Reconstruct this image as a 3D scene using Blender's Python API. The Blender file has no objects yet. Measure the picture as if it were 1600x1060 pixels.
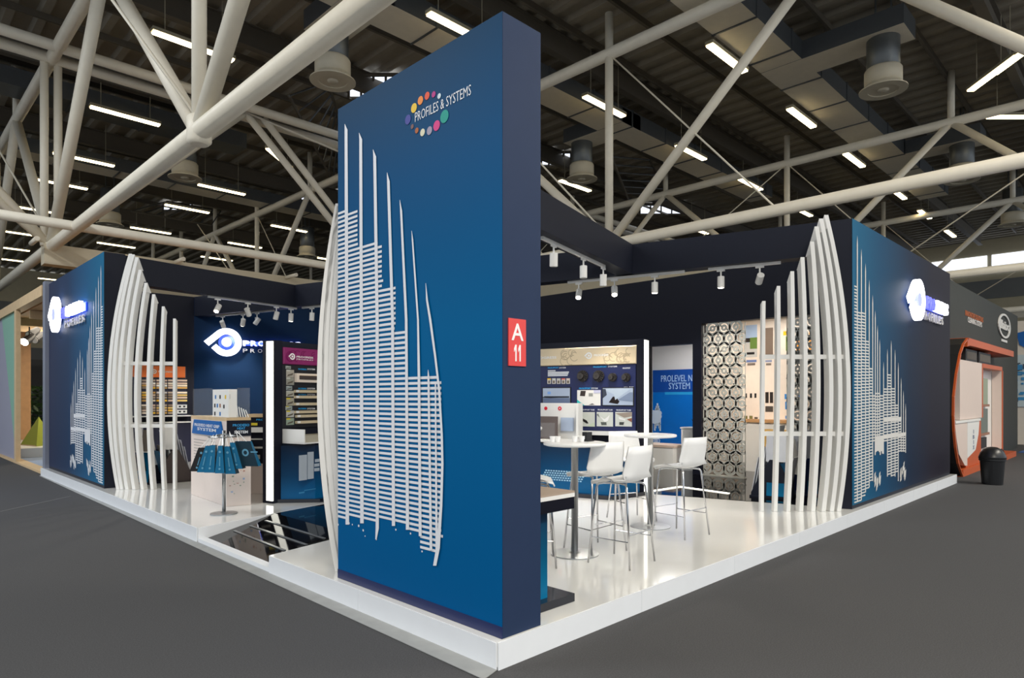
import bpy, math, random
from mathutils import Vector, Matrix
random.seed(7)
C = bpy.context.scene.collection
S = bpy.context.scene

# ------------------------------------------------------------------ camera, sky, lights, exposure
FPX, CX, HY = 1023.0, 800.0, 621.0          # focal length and horizon of the 1600x1060 frame
CAM = Vector((-2.843, -2.974, 1.717))
PZ = 0.177                                  # top of the stand's platform
cam = bpy.data.objects.new('camera', bpy.data.cameras.new('camera'))
C.objects.link(cam)
cam.location = CAM
cam.rotation_euler = (math.pi / 2, 0, -math.pi / 4)
cam.data.sensor_width = 36
cam.data.lens = 36 * FPX / 1600
cam.data.shift_y = (HY - 530) / 1600
cam.data.clip_end = 300
S.camera = cam

w = bpy.data.worlds.new('world')
S.world = w
w.use_nodes = True
bg = w.node_tree.nodes['Background']
bg.inputs[0].default_value = (0.86, 0.93, 1.0, 1)
bg.inputs[1].default_value = 1.1

S.view_settings.view_transform = 'Standard'
S.view_settings.look = 'None'
S.view_settings.gamma = 1
S.view_settings.use_curve_mapping = False
S.view_settings.exposure = 0.0


def lamp(name, kind, loc, energy, color, target=None, size=None, sizey=None, spot=None, blend=0.6, radius=0.03):
    d = bpy.data.lights.new(name, kind)
    d.energy = energy
    d.color = color
    if kind == 'AREA':
        d.shape = 'RECTANGLE'
        d.size = size
        d.size_y = sizey or size
    if kind == 'SPOT':
        d.spot_size = spot
        d.spot_blend = blend
    if kind in ('SPOT', 'POINT'):
        d.shadow_soft_size = radius
    o = bpy.data.objects.new(name, d)
    C.objects.link(o)
    o.location = loc
    if target is not None:
        o.rotation_euler = (Vector(target) - Vector(loc)).to_track_quat('-Z', 'Y').to_euler()
    return o


# added fill lamps, out of view: behind the camera and to both sides
WARM = (1.0, 0.93, 0.80)
lamp('hall_fill_lamp', 'AREA', (-6, -9, 11.6), 2900, WARM, (-6, -9, 0), 10, 2)
lamp('hall_fill_lamp', 'AREA', (14, -9, 11.6), 2300, WARM, (14, -9, 0), 10, 2)
lamp('hall_fill_lamp', 'AREA', (-9, 12, 11.6), 1900, (.93, .97, 1), (-9, 12, 0), 2, 10)
# ------------------------------------------------------------------ picture geometry -> world points
R2 = math.sqrt(.5)


def ray(px, py):
    a = (px - CX) / FPX
    return Vector((R2 + R2 * a, R2 - R2 * a, (HY - py) / FPX))


def G(px, py, z):
    r = ray(px, py)
    return CAM + r * ((z - CAM.z) / r.z)


def D(px, py, d):
    return CAM + ray(px, py) * d


class Frame:
    """vertical plane: origin O, horizontal direction d (left to right as seen), normal n to the viewer"""
    def __init__(s, O, d, n):
        s.O = Vector((O[0], O[1], 0)); s.d = Vector((d[0], d[1], 0)).normalized(); s.n = Vector((n[0], n[1], 0)).normalized()

    def P(s, a, z, o=0.0):
        return s.O + s.d * a + s.n * o + Vector((0, 0, z))

    def at(s, px, py, o=0.0):
        r = ray(px, py)
        t = ((s.O + s.n * o - CAM).dot(s.n)) / r.dot(s.n)
        p = CAM + r * t
        return (p - s.O).dot(s.d), p.z


TH = math.radians(15.3)
E1 = Vector((math.cos(TH), math.sin(TH), 0))
E2 = Vector((-math.sin(TH), math.cos(TH), 0))
ZT = PZ + 4.0
F_T = Frame((.06, 0), (0, -1), (-1, 0))       # tower, printed face
F_TS = Frame((0, .016), (1, 0), (0, -1))      # tower, narrow face
F_L = Frame((.10, 0), (0, -1), (-1, 0))       # left outer wall
F_R = Frame((0, .08), (1, 0), (0, -1))        # right outer wall
F_B = Frame((8.95, 0), (0, -1), (-1, 0))      # back wall
F_K = Frame((0, 13.9), (1, 0), (0, -1))       # dark wall of the left room
F_G = Frame((3.0, 13.9), (.9063, -.4226), (-.4226, -.9063))   # wall with the round emblem
F_CR = Frame((6.0, 2.6), -E2, -E1)            # right display cabinet
F_CL = Frame((1.421, 6.184), E1, -E2)         # left display cabinet


# ------------------------------------------------------------------ materials
def lin(c):
    out = []
    for v in c:
        v /= 255
        out.append(v / 12.92 if v <= .04045 else ((v + .055) / 1.055) ** 2.4)
    return tuple(out) + (1,)


MATS = {}


def mat(name, rgb, rough=.5, metal=0, noise=.06, scale=6, bump=0, bscale=200, emit=0, coat=0, spec=.5, gain=1, trans=0, ecol=None, alpha=1):
    if name in MATS:
        return MATS[name]
    m = bpy.data.materials.new(name)
    m.use_nodes = True
    nt = m.node_tree
    b = nt.nodes['Principled BSDF']
    c = lin(rgb)
    c = tuple(min(1, v * gain) for v in c[:3]) + (1,)
    b.inputs['Roughness'].default_value = rough
    b.inputs['Metallic'].default_value = metal
    b.inputs['Specular IOR Level'].default_value = spec
    b.inputs['Coat Weight'].default_value = coat
    b.inputs['Coat Roughness'].default_value = .05
    b.inputs['Transmission Weight'].default_value = trans
    b.inputs['Alpha'].default_value = alpha
    if noise:
        tc = nt.nodes.new('ShaderNodeTexCoord')
        n = nt.nodes.new('ShaderNodeTexNoise')
        n.inputs['Scale'].default_value = scale
        n.inputs['Detail'].default_value = 4
        nt.links.new(tc.outputs['Object'], n.inputs['Vector'])
        r = nt.nodes.new('ShaderNodeMix')
        r.data_type = 'RGBA'
        r.inputs[6].default_value = tuple(max(0, v * (1 - noise)) for v in c[:3]) + (1,)
        r.inputs[7].default_value = tuple(min(1, v * (1 + noise)) for v in c[:3]) + (1,)
        nt.links.new(n.outputs['Fac'], r.inputs[0])
        nt.links.new(r.outputs[2], b.inputs['Base Color'])
    else:
        b.inputs['Base Color'].default_value = c
    if bump:
        tc = nt.nodes.new('ShaderNodeTexCoord')
        n = nt.nodes.new('ShaderNodeTexNoise')
        n.inputs['Scale'].default_value = bscale
        nt.links.new(tc.outputs['Object'], n.inputs['Vector'])
        bp = nt.nodes.new('ShaderNodeBump')
        bp.inputs['Strength'].default_value = bump
        bp.inputs['Distance'].default_value = .01
        nt.links.new(n.outputs['Fac'], bp.inputs['Height'])
        nt.links.new(bp.outputs['Normal'], b.inputs['Normal'])
    if emit:
        b.inputs['Emission Color'].default_value = lin(ecol or rgb)
        b.inputs['Emission Strength'].default_value = emit
    MATS[name] = m
    return m


def gradient_mat(name, stops, axis, lo, hi, rough=.35, spec=.22):
    """printed colour gradient along one object axis (part of the print itself)"""
    m = bpy.data.materials.new(name)
    m.use_nodes = True
    nt = m.node_tree
    b = nt.nodes['Principled BSDF']
    b.inputs['Roughness'].default_value = rough
    b.inputs['Specular IOR Level'].default_value = spec
    tc = nt.nodes.new('ShaderNodeTexCoord')
    sp = nt.nodes.new('ShaderNodeSeparateXYZ')
    mr = nt.nodes.new('ShaderNodeMapRange')
    mr.inputs[1].default_value = lo
    mr.inputs[2].default_value = hi
    cr = nt.nodes.new('ShaderNodeValToRGB')
    while len(cr.color_ramp.elements) < len(stops):
        cr.color_ramp.elements.new(.5)
    for e, (p, c) in zip(cr.color_ramp.elements, stops):
        e.position = p
        e.color = lin(c)
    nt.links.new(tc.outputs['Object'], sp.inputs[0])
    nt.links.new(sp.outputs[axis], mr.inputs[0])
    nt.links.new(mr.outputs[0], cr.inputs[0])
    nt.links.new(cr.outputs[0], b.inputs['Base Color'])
    MATS[name] = m
    return m


carpet = mat('carpet', (84, 84, 86), .95, noise=.45, scale=110, bump=.6, bscale=320, spec=.1)
strip_m = mat('floor_strip', (150, 152, 152), .7, noise=.15, scale=9)
white_gloss = mat('white_gloss', (226, 226, 224), .10, noise=.03, scale=2, coat=.4)
white_side = mat('white_side', (226, 229, 234), .4, noise=.03)
white_paint = mat('white_paint', (232, 231, 228), .32, noise=.02)
white_plastic = mat('white_plastic', (240, 240, 240), .28, noise=.02)
white_print = mat('white_print', (224, 226, 232), .45, noise=.02)
cream_print = mat('cream_print', (214, 212, 208), .45, noise=.02)
navy = mat('navy', (29, 32, 44), .5, noise=.05, spec=.15)
navy_tower = mat('navy_tower', (40, 54, 82), .55, noise=.05, spec=.12)
navy_dark = mat('navy_dark', (23, 25, 37), .5, noise=.05, spec=.15)
skirt_m = mat('skirting_navy', (34, 44, 88), .35, noise=.04)
blue_print = gradient_mat('blue_print', [(0, (0, 84, 140)), (.5, (0, 93, 146)), (.8, (10, 78, 126)), (1, (20, 62, 96))], 2, 0, 4.0, .5, .06)  # print blue; greyer top puts the gloss of the upper face into the colour
left_print = gradient_mat('left_print', [(0, (20, 100, 138)), (.30, (28, 80, 118)), (.62, (34, 54, 84)), (1, (40, 48, 74))], 1, 0, 4.4, .5, .1)
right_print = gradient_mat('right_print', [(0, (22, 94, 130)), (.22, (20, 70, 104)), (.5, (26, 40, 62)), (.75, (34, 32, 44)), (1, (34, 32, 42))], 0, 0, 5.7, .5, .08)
logo_wall_m = mat('logo_wall_blue', (12, 36, 66), .55, noise=.05, spec=.08)
teal_print = gradient_mat('teal_print', [(0, (0, 112, 158)), (.5, (0, 80, 116)), (1, (20, 40, 66))], 2, 0, .75, .3)
cab_blue = gradient_mat('cabinet_blue', [(0, (0, 92, 146)), (.45, (2, 60, 100)), (1, (20, 32, 52))], 2, 0, .85, .3)
black_glass = mat('black_glass', (10, 10, 12), .05, noise=0, spec=.2)
black_gloss = mat('black_gloss', (16, 18, 30), .12, noise=.03)
black_matt = mat('black_matt', (22, 22, 24), .55, noise=.05)
black_bin = mat('black_plastic', (26, 27, 30), .35, noise=.05)
chrome = mat('chrome', (200, 200, 202), .16, 1, noise=.02)
steel = mat('brushed_steel', (176, 178, 180), .34, 1, noise=.06, scale=30)
grey_metal = mat('grey_metal_sheet', (176, 176, 170), .45, .15, noise=.05)
red_sign = mat('red_sign', (222, 66, 64), .4, noise=.02)
orange = mat('orange_print', (244, 118, 34), .42, noise=.03)
orange_dark = mat('orange_board', (190, 84, 34), .42, noise=.04)
plum = mat('plum_print', (132, 26, 96), .42, noise=.03)
beige = mat('beige_print', (226, 206, 172), .5, noise=.03)
beige_line = mat('beige_pattern', (186, 168, 138), .5, noise=.02)
led = mat('led_panel', (255, 253, 240), .4, noise=0, emit=2.2)
led_floor = mat('led_floor', (255, 250, 232), .4, noise=0, emit=3)
tube_glow = mat('tube_glow', (255, 236, 190), .4, noise=0, emit=9, ecol=(255, 232, 178))
sign_white = mat('sign_white', (255, 255, 255), .4, noise=0, emit=3.2, ecol=(246, 246, 255))
sign_blue = mat('sign_blue', (120, 128, 255), .4, noise=0, emit=1.0, ecol=(168, 176, 255))
sign_letter_blue = mat('sign_letter_blue', (110, 116, 250), .4, noise=0, emit=.9, ecol=(112, 116, 255))
sign_text = mat('sign_text', (226, 226, 255), .4, noise=0, emit=1.6, ecol=(205, 210, 255))
sign_halo = mat('sign_halo', (60, 80, 255), .4, noise=0, emit=2.6, ecol=(60, 84, 255))
sign_back = mat('sign_backing', (30, 60, 160), .4, noise=0, emit=.35, ecol=(50, 80, 210))
letters_grey = mat('letters_grey', (214, 212, 210), .4, noise=0)
spot_glow = mat('spot_glow', (255, 246, 226), .4, noise=0, emit=14)
spot_off = mat('spot_front', (190, 188, 182), .3, noise=0)
roof_dark = mat('roof_deck', (146, 139, 125), .75, noise=.12, scale=3)
roof_beam_m = mat('roof_beam', (96, 90, 80), .7, noise=.1)
truss_m = mat('truss_paint', (238, 230, 212), .45, noise=.07, scale=4)
truss_far = mat('girder_paint', (210, 198, 172), .5, noise=.06, scale=3)
duct_m = mat('duct_board', (224, 215, 196), .7, noise=.08, scale=4)
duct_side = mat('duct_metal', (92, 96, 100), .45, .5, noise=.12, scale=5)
fan_can = mat('fan_can', (104, 108, 110), .38, .6, noise=.12, scale=6)
fan_white = mat('fan_white', (206, 198, 178), .5, noise=.06)
lum_body = mat('luminaire_body', (170, 162, 140), .5, noise=.04)
sky_glass = mat('skylight_glass', (235, 242, 250), .4, noise=.02, emit=1.6, ecol=(232, 240, 255))
hall_wall = mat('hall_wall', (196, 186, 158), .7, noise=.08, scale=2)
hall_wall_g = mat('hall_wall_grey', (120, 122, 122), .6, noise=.08, scale=2)
wood = mat('pale_wood', (206, 178, 138), .55, noise=.14, scale=7)
wood_dark = mat('warm_wood', (190, 146, 100), .55, noise=.14, scale=7)
mint = mat('mint_board', (126, 176, 158), .55, noise=.03)
lilac = mat('lilac_board', (150, 152, 172), .55, noise=.03)
lime = mat('lime_board', (150, 160, 52), .6, noise=.05)
pale_blue = mat('pale_blue_carpet', (150, 166, 190), .9, noise=.1, scale=60)
leaf_m = mat('leaf', (52, 78, 40), .5, noise=.2)
grey_wall = mat('grey_board', (62, 64, 62), .6, noise=.06, spec=.15)
peach_white = mat('offwhite_board', (214, 196, 186), .5, noise=.03)
brown_board = mat('brown_board', (70, 60, 58), .5, noise=.06)
poster_cream = mat('poster_cream', (236, 222, 208), .5, noise=.02)
glass_m = mat('acrylic', (240, 246, 250), .05, noise=0, alpha=.05, spec=.5)
blue_sign = mat('blue_panel', (10, 112, 206), .35, noise=.10, scale=1.5)
royal = mat('royal_blue_panel', (22, 74, 160), .35, noise=.08, scale=2)
cyan = mat('cyan_print', (40, 158, 224), .4, noise=.02)
teal_bag = mat('teal_paper', (0, 104, 148), .45, noise=.06)
teal_dark = mat('dark_teal_paper', (12, 46, 62), .4, noise=.06)
screen_grey = mat('screen_grey', (150, 162, 182), .25, noise=.12, scale=3, emit=.25)
PAL = {}


def pal(rgb):
    if rgb not in PAL:
        PAL[rgb] = mat('print_%d_%d_%d' % rgb, rgb, .5, noise=.05, scale=12, spec=.2)
    return PAL[rgb]


# ------------------------------------------------------------------ mesh builder
W = {}          # world location of each unrotated parent


class MB:
    def __init__(s):
        s.v = []; s.f = []; s.m = []

    def add(s, vs, fs, mi=0):
        k = len(s.v)
        s.v += [Vector(p) for p in vs]
        for f in fs:
            s.f.append([i + k for i in f]); s.m.append(mi)

    def quad(s, a, b, c, d, mi=0):
        s.add([a, b, c, d], [(0, 1, 2, 3)], mi)

    def obox(s, p, a, b, c, mi=0):
        """box from corner p with edge vectors a, b, c"""
        p, a, b, c = Vector(p), Vector(a), Vector(b), Vector(c)
        vs = [p, p + a, p + a + b, p + b, p + c, p + a + c, p + a + b + c, p + b + c]
        if a.cross(b).dot(c) < 0:
            vs = vs[4:] + vs[:4]
        s.add(vs, [(3, 2, 1, 0), (4, 5, 6, 7), (0, 1, 5, 4), (1, 2, 6, 5), (2, 3, 7, 6), (3, 0, 4, 7)], mi)

    def box(s, x0, x1, y0, y1, z0, z1, mi=0):
        s.obox((x0, y0, z0), (x1 - x0, 0, 0), (0, y1 - y0, 0), (0, 0, z1 - z0), mi)

    def fbox(s, fr, a0, a1, z0, z1, o0, o1, mi=0):
        s.obox(fr.P(a0, z0, o0), fr.d * (a1 - a0), Vector((0, 0, z1 - z0)), fr.n * (o1 - o0), mi)

    def bbox(s, fr, a0, a1, z0, z1, o0, o1, bev=.01, mi=0):
        """box with its front edges chamfered"""
        s.prism([fr.P(a0, z0, o0), fr.P(a1, z0, o0), fr.P(a1, z1, o0), fr.P(a0, z1, o0)], fr.n * (o1 - o0 - bev), mi)
        q = [fr.P(a0, z0, o1 - bev), fr.P(a1, z0, o1 - bev), fr.P(a1, z1, o1 - bev), fr.P(a0, z1, o1 - bev)]
        r = [fr.P(a0 + bev, z0 + bev, o1), fr.P(a1 - bev, z0 + bev, o1), fr.P(a1 - bev, z1 - bev, o1), fr.P(a0 + bev, z1 - bev, o1)]
        s.add(q + r, [(4, 5, 6, 7), (0, 1, 5, 4), (1, 2, 6, 5), (2, 3, 7, 6), (3, 0, 4, 7)], mi)

    def prism(s, pts, ext, mi=0, cap=True):
        n = len(pts); ext = Vector(ext)
        pts = [Vector(p) for p in pts]
        nrm = Vector((0, 0, 0))
        for i in range(n):
            nrm += (pts[i] - pts[0]).cross(pts[(i + 1) % n] - pts[0])
        if nrm.dot(ext) < 0:
            pts = pts[::-1]
        vs = pts + [p + ext for p in pts]
        fs = [(i, (i + 1) % n, n + (i + 1) % n, n + i) for i in range(n)]
        if cap:
            fs += [tuple(range(n - 1, -1, -1)), tuple(range(n, 2 * n))]
        s.add(vs, fs, mi)

    def tube(s, p0, p1, r, n=10, r2=None, mi=0, cap=True):
        s.path([p0, p1], [r, r if r2 is None else r2], n, mi, cap)

    def path(s, pts, r, n=8, mi=0, cap=True):
        pts = [Vector(p) for p in pts]
        rr = r if isinstance(r, (list, tuple)) else [r] * len(pts)
        k = len(s.v)
        up = None
        for i, p in enumerate(pts):
            t = (pts[min(i + 1, len(pts) - 1)] - pts[max(i - 1, 0)]).normalized()
            if up is None:
                up = Vector((0, 0, 1)) if abs(t.z) < .95 else Vector((1, 0, 0))
            a = t.cross(up).normalized(); b = a.cross(t).normalized(); up = b
            for j in range(n):
                an = 2 * math.pi * j / n
                s.v.append(p + (a * math.cos(an) + b * math.sin(an)) * rr[i])
        for i in range(len(pts) - 1):
            for j in range(n):
                j2 = (j + 1) % n
                s.f.append([k + i * n + j, k + i * n + j2, k + (i + 1) * n + j2, k + (i + 1) * n + j]); s.m.append(mi)
        if cap:
            s.f.append([k + j for j in range(n)][::-1]); s.m.append(mi)
            e = k + (len(pts) - 1) * n
            s.f.append([e + j for j in range(n)]); s.m.append(mi)

    def lathe(s, c, prof, n=24, mi=0):
        c = Vector(c); k = len(s.v)
        for r, z in prof:
            for j in range(n):
                an = 2 * math.pi * j / n
                s.v.append(c + Vector((r * math.cos(an), r * math.sin(an), z)))
        for i in range(len(prof) - 1):
            for j in range(n):
                j2 = (j + 1) % n
                s.f.append([k + i * n + j, k + i * n + j2, k + (i + 1) * n + j2, k + (i + 1) * n + j]); s.m.append(mi)
        s.f.append([k + j for j in range(n)][::-1]); s.m.append(mi)
        e = k + (len(prof) - 1) * n
        s.f.append([e + j for j in range(n)]); s.m.append(mi)

    def ribbon(s, outer, inner, ext, mi=0):
        """closed-ended band between two point rows, extruded by ext"""
        n = len(outer); ext = Vector(ext)
        o = [Vector(p) for p in outer]; i_ = [Vector(p) for p in inner]
        for j in range(n - 1):
            s.prism([o[j], o[j + 1], i_[j + 1], i_[j]], ext, mi)

    def disc(s, c, u, v, r, ext, n=20, mi=0):
        c = Vector(c); u = Vector(u); v = Vector(v)
        s.prism([c + u * (r * math.cos(2 * math.pi * j / n)) + v * (r * math.sin(2 * math.pi * j / n)) for j in range(n)], ext, mi)

    def annulus(s, c, u, v, ro, ri, ext, n=24, mi=0, a0=0, a1=2 * math.pi):
        c = Vector(c); u = Vector(u); v = Vector(v)
        pt = lambda r, a: c + u * (r * math.cos(a)) + v * (r * math.sin(a))
        an = [a0 + (a1 - a0) * j / n for j in range(n + 1)]
        s.ribbon([pt(ro, a) for a in an], [pt(ri, a) for a in an], ext, mi)

    def build(s, name, mats, parent=None, loc=None, smooth=False):
        off = W.get(parent, Vector((0, 0, 0))) if parent else Vector(loc or (0, 0, 0))
        me = bpy.data.meshes.new(name)
        me.from_pydata([tuple(p - off) for p in s.v], [], s.f)
        for m in (mats if isinstance(mats, (list, tuple)) else [mats]):
            me.materials.append(m)
        me.polygons.foreach_set('material_index', s.m)
        if smooth:
            me.polygons.foreach_set('use_smooth', [len(f) <= 4 for f in s.f])
        me.update()
        o = bpy.data.objects.new(name, me)
        C.objects.link(o)
        if parent:
            o.parent = parent
            W[o] = off
        else:
            o.location = off
            W[o] = Vector(off)
        return o


def tag(o, label=None, cat=None, group=None, kind=None):
    if label: o['label'] = label
    if cat: o['category'] = cat
    if group: o['group'] = group
    if kind: o['kind'] = kind
    return o


def thing(name, loc, label, cat, group=None):
    o = bpy.data.objects.new(name, None)
    C.objects.link(o)
    o.empty_display_size = .1
    o.location = loc
    W[o] = Vector(loc)
    return tag(o, label, cat, group)


def dup(root, loc, rz, label, group=None):
    r = root.copy(); C.objects.link(r)
    r.location = loc; r.rotation_euler = (0, 0, rz)
    r['label'] = label
    if group: r['group'] = group
    for ch in list(root.children):
        c = ch.copy(); C.objects.link(c); c.parent = r
        for g in list(ch.children):
            d = g.copy(); C.objects.link(d); d.parent = c
    return r


_tx = {}


def text_mesh(txt, bold, extrude):
    key = (txt, bold, extrude)
    if key not in _tx:
        cu = bpy.data.curves.new('text', 'FONT')
        cu.body = txt
        cu.size = 1
        cu.offset = bold
        cu.extrude = extrude
        cu.resolution_u = 2
        o = bpy.data.objects.new('text', cu)
        me = o.to_mesh()
        vs = [v.co.copy() for v in me.vertices]
        fs = [tuple(p.vertices) for p in me.polygons]
        o.to_mesh_clear()
        bpy.data.objects.remove(o)
        bpy.data.curves.remove(cu)
        x0 = min(v.x for v in vs); x1 = max(v.x for v in vs); y0 = min(v.y for v in vs); y1 = max(v.y for v in vs)
        _tx[key] = (vs, fs, x0, x1, y0, y1)
    return _tx[key]


def add_text(mb, fr, txt, a0, a1, z0, z1, o=.004, depth=.004, bold=0.0, mi=0):
    """lettering stretched into the rectangle a0..a1, z0..z1 of a frame"""
    vs, fs, x0, x1, y0, y1 = text_mesh(txt, bold, .5)
    out = []
    for v in vs:
        out.append(fr.P(a0 + (v.x - x0) / (x1 - x0) * (a1 - a0), z0 + (v.y - y0) / (y1 - y0) * (z1 - z0), o + (v.z + .5) * depth))
    mb.add(out, fs, mi)


def emblem(mb, fr, a, z, R, o, depth, mi_ring=0, mi_dot=1, n=30):
    """open ring with a straight tail and a dot in it"""
    def p(x, y):
        return fr.P(a + x * R, z + y * R, o)
    out = [p(-1.475, .017)]; inn = [p(-1.174, -.27)]
    for j in range(n + 1):
        an = math.radians(136 - (136 + 135) * j / n)
        out.append(p(math.cos(an), math.sin(an))); inn.append(p(.585 * math.cos(an), .585 * math.sin(an)))
    out.append(p(-.99, -.434)); inn.append(p(-.694, -.156))
    mb.ribbon(out, inn, fr.n * depth, mi_ring)
    mb.disc(fr.P(a, z, o), fr.d, (0, 0, 1), .33 * R, fr.n * depth, 18, mi_dot)


# ------------------------------------------------------------------ hall: floor, roof, far walls
m = MB()
m.box(-30, 75, -30, 75, -.06, 0)
tag(m.build('floor', [carpet]), kind='structure')
m = MB()
m.prism([(-.16, -.05, .004), (-.004, -.004, .004), (-.004, 14.4, .004), (-.04, 14.4, .004)], (0, 0, .004))
tag(m.build('trim_1', [strip_m]), kind='structure')
m = MB()
for a, b in (((0, 687), (150, 662)), ((0, 800), (110, 776))):
    pa, pb = G(a[0], a[1], 0), G(b[0], b[1], 0)
    sd = (pb - pa).normalized().cross(Vector((0, 0, 1))) * .02
    m.prism([pa - sd, pb - sd, pb + sd, pa + sd], (0, 0, .003))
tag(m.build('trim_2', [mat('carpet_seam', (98, 98, 98), .9, noise=.1, scale=80)]), kind='structure')

ROOF = 13.7
m = MB()
pitch, N = .80, 128
for i in range(N):                       # ribbed metal deck, ribs along Y
    x = -26 + i * pitch
    zs = [ROOF, ROOF, ROOF + .16, ROOF + .16, ROOF]
    xs = [x, x + .22, x + .30, x + .72, x + .80]
    for k in range(4):
        m.quad((xs[k], -14, zs[k]), (xs[k], 74, zs[k]), (xs[k + 1], 74, zs[k + 1]), (xs[k + 1], -14, zs[k + 1]))
tag(m.build('ceiling', [roof_dark]), kind='structure')
m = MB()
m.box(-26, 77, -14, 74, ROOF + .3, ROOF + .4)
tag(m.build('ceiling_slab', [roof_dark]), kind='structure')

# far walls of the hall with a clerestory strip
def far_wall(name, fr, a0, a1, clerestory=True):
    o = MB(); o.fbox(fr, a0, a1, 0, ROOF, -.3, 0)
    wl = tag(o.build(name, [hall_wall]), kind='structure')
    for z0, z1, mm in ((2.2, 4.2, hall_wall_g), (5.2, 6.4, hall_wall_g), (7.6, 8.0, truss_m), (9.2, 10.6, hall_wall_g)):
        o = MB(); o.fbox(fr, a0, a1, z0, z1, .02, .12); o.build('cladding_panel', [mm], wl)
    o = MB()
    k = a0
    while k < a1 and clerestory:
        o.fbox(fr, k + .1, k + 4.3, 11.1, 12.5, .02, .06)
        k += 4.5
    if clerestory:
        o.build('clerestory_pane', [sky_glass], wl)


far_wall('wall_east', Frame((58, 0), (0, -1), (-1, 0)), -74, 14)
far_wall('wall_north', Frame((0, 73), (1, 0), (0, -1)), -26, 58, False)

# ------------------------------------------------------------------ roof structure
Z0 = CAM.z
ZL, ZU = Z0 + 4.5, Z0 + 10.1
US = [4.1, 15.64, 28.4, 42.0]
VK = [-12.4, -.4, 11.6, 23.6, 35.6, 47.6]
names = ['above the tower and left corner', 'behind the stand, over its back wall', 'third from the camera, beyond the stand', 'farthest away, over the far side of the hall']
for iu, u in enumerate(US):
    x = CAM.x + u
    rt = thing('roof_truss', (x, CAM.y, ZL), 'white tubular roof truss running lengthwise, ' + names[iu], 'truss', 'tubular roof trusses')
    P = lambda v, z, dx=0: (x + dx, CAM.y + v, z)
    m = MB()
    if iu == 0:
        m.tube(P(-12, ZL), P(68, ZL), .16, 14)
    else:
        m.tube(P(-10, ZL), P(68, ZL), .15, 12)
    m.build('lower_chord', [truss_m], rt, smooth=True)
    m = MB(); m.tube(P(-10, ZU), P(68, ZU), .17, 12)
    m.build('upper_chord', [truss_m], rt, smooth=True)
    for v in VK:
        if iu == 0 and v < 5:
            continue
        m = MB()
        if iu == 0 and v > 20:
            m.tube(P(v, ZL, -.17), P(v, ZU, -.17), .11, 10); m.tube(P(v, ZL, .17), P(v, ZU, .17), .11, 10)
        else:
            m.tube(P(v, ZL), P(v, ZU + 1.2), .12, 10)
        m.build('post', [truss_m], rt, smooth=True)
        for sgn in (-1, 1):
            m = MB(); m.tube(P(v, ZL), P(v + 6 * sgn, ZU), .15 if iu == 0 else .13, 10)
            m.build('diagonal', [truss_m], rt, smooth=True)
            if iu and (sgn < 0 or iu > 1):
                m = MB(); m.tube(P(v, ZU), P(v + (5 if sgn < 0 else 9) * sgn, ZL), .025, 6)
                m.build('tie_rod', [truss_m], rt, smooth=True)
            elif sgn > 0:
                m = MB(); m.tube(P(v, ZL + .2), P(v + 4.4, ZU, -1.6), .03, 6)
                m.build('tie_rod', [truss_m], rt, smooth=True)
        m = MB(); m.lathe(P(v, ZL - .28), [(.14, .06), (.2, .12), (.2, .5), (.14, .56)], 12)
        m.build('node', [truss_m], rt, smooth=True)
        m = MB(); m.tube(P(v + 6, ZU), P(v + 6, ROOF), .12, 8); m.build('hanger', [truss_m], rt, smooth=True)

# cross chords (along X) at the lower level, with their braces
def cross_chord(v, label, tubes, zoff=0):
    y = CAM.y + v
    rt = thing('cross_girder', (CAM.x, y, ZL), label, 'girder', 'cross girders under the roof')
    for dv, r in tubes:
        m = MB(); m.tube((-24, y + dv, ZL + zoff), (56, y + dv, ZL + zoff), r, 12)
        m.build('chord', [truss_m], rt, smooth=True)
    for k in range(8):
        xx = CAM.x - 12 + k * 3.9
        if len(tubes) > 1:
            m = MB(); m.tube((xx, y + tubes[0][0], ZL), (xx, y + tubes[1][0], ZL), .07, 8); m.build('spacer', [truss_m], rt, smooth=True)
    return rt


cg = cross_chord(22.6, 'double white tube girder crossing under the roof behind the left posts', [(0, .155), (.9, .155)], ZU - ZL)
for ub, ue in ((9.72, 4.1), (9.72, 15.64), (21.5, 15.64), (21.5, 28.0)):
    for off in ((0,) if ue < 5 else (0, .55)):
        m = MB(); m.tube((CAM.x + ub + off * 1.2, CAM.y + 23.1, ZU), (CAM.x + ue + off, CAM.y + 23.1, ZL), .13, 10); m.build('brace', [truss_m], cg, smooth=True)
m = MB(); m.tube((CAM.x + 9.5, CAM.y + 23.0, ZU), (CAM.x + 20, CAM.y + 23.0, ZU - 1.2), .04, 8); m.build('tie_rod', [truss_m], cg, smooth=True)
cg = cross_chord(20.3, 'single white tube girder crossing above the left room', [(0, .13)])
for du in (-5.4, -4.2):
    m = MB(); m.tube((CAM.x + 4.1, CAM.y + 23.6, ZL), (CAM.x + 4.1 + du, CAM.y + 23.2, ZU - 1), .12, 10); m.build('brace', [truss_m], cg, smooth=True)
m = MB(); m.box(CAM.x + 3.9, CAM.x + 18.5, CAM.y + 23.4, CAM.y + 23.9, Z0 + 3.95, Z0 + 4.55)
g = m.build('roof_girder', [truss_far], None, (CAM.x + 4, CAM.y + 23.4, Z0 + 4.5))
tag(g, 'deep cream box girder spanning low behind the left overhead beam', 'girder')
m = MB(); m.box(CAM.x + 9.6, CAM.x + 24, CAM.y + 34, CAM.y + 34.4, Z0 + 4.75, Z0 + 5.6)
g = m.build('roof_girder', [truss_far], None, (CAM.x + 10, CAM.y + 34, Z0 + 5)); tag(g, 'cream box girder glimpsed below the left overhead beam', 'girder')
m = MB(); m.box(CAM.x + 21.2, CAM.x + 21.6, CAM.y + 11, CAM.y + 26, Z0 + 3.9, Z0 + 5.3)
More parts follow.
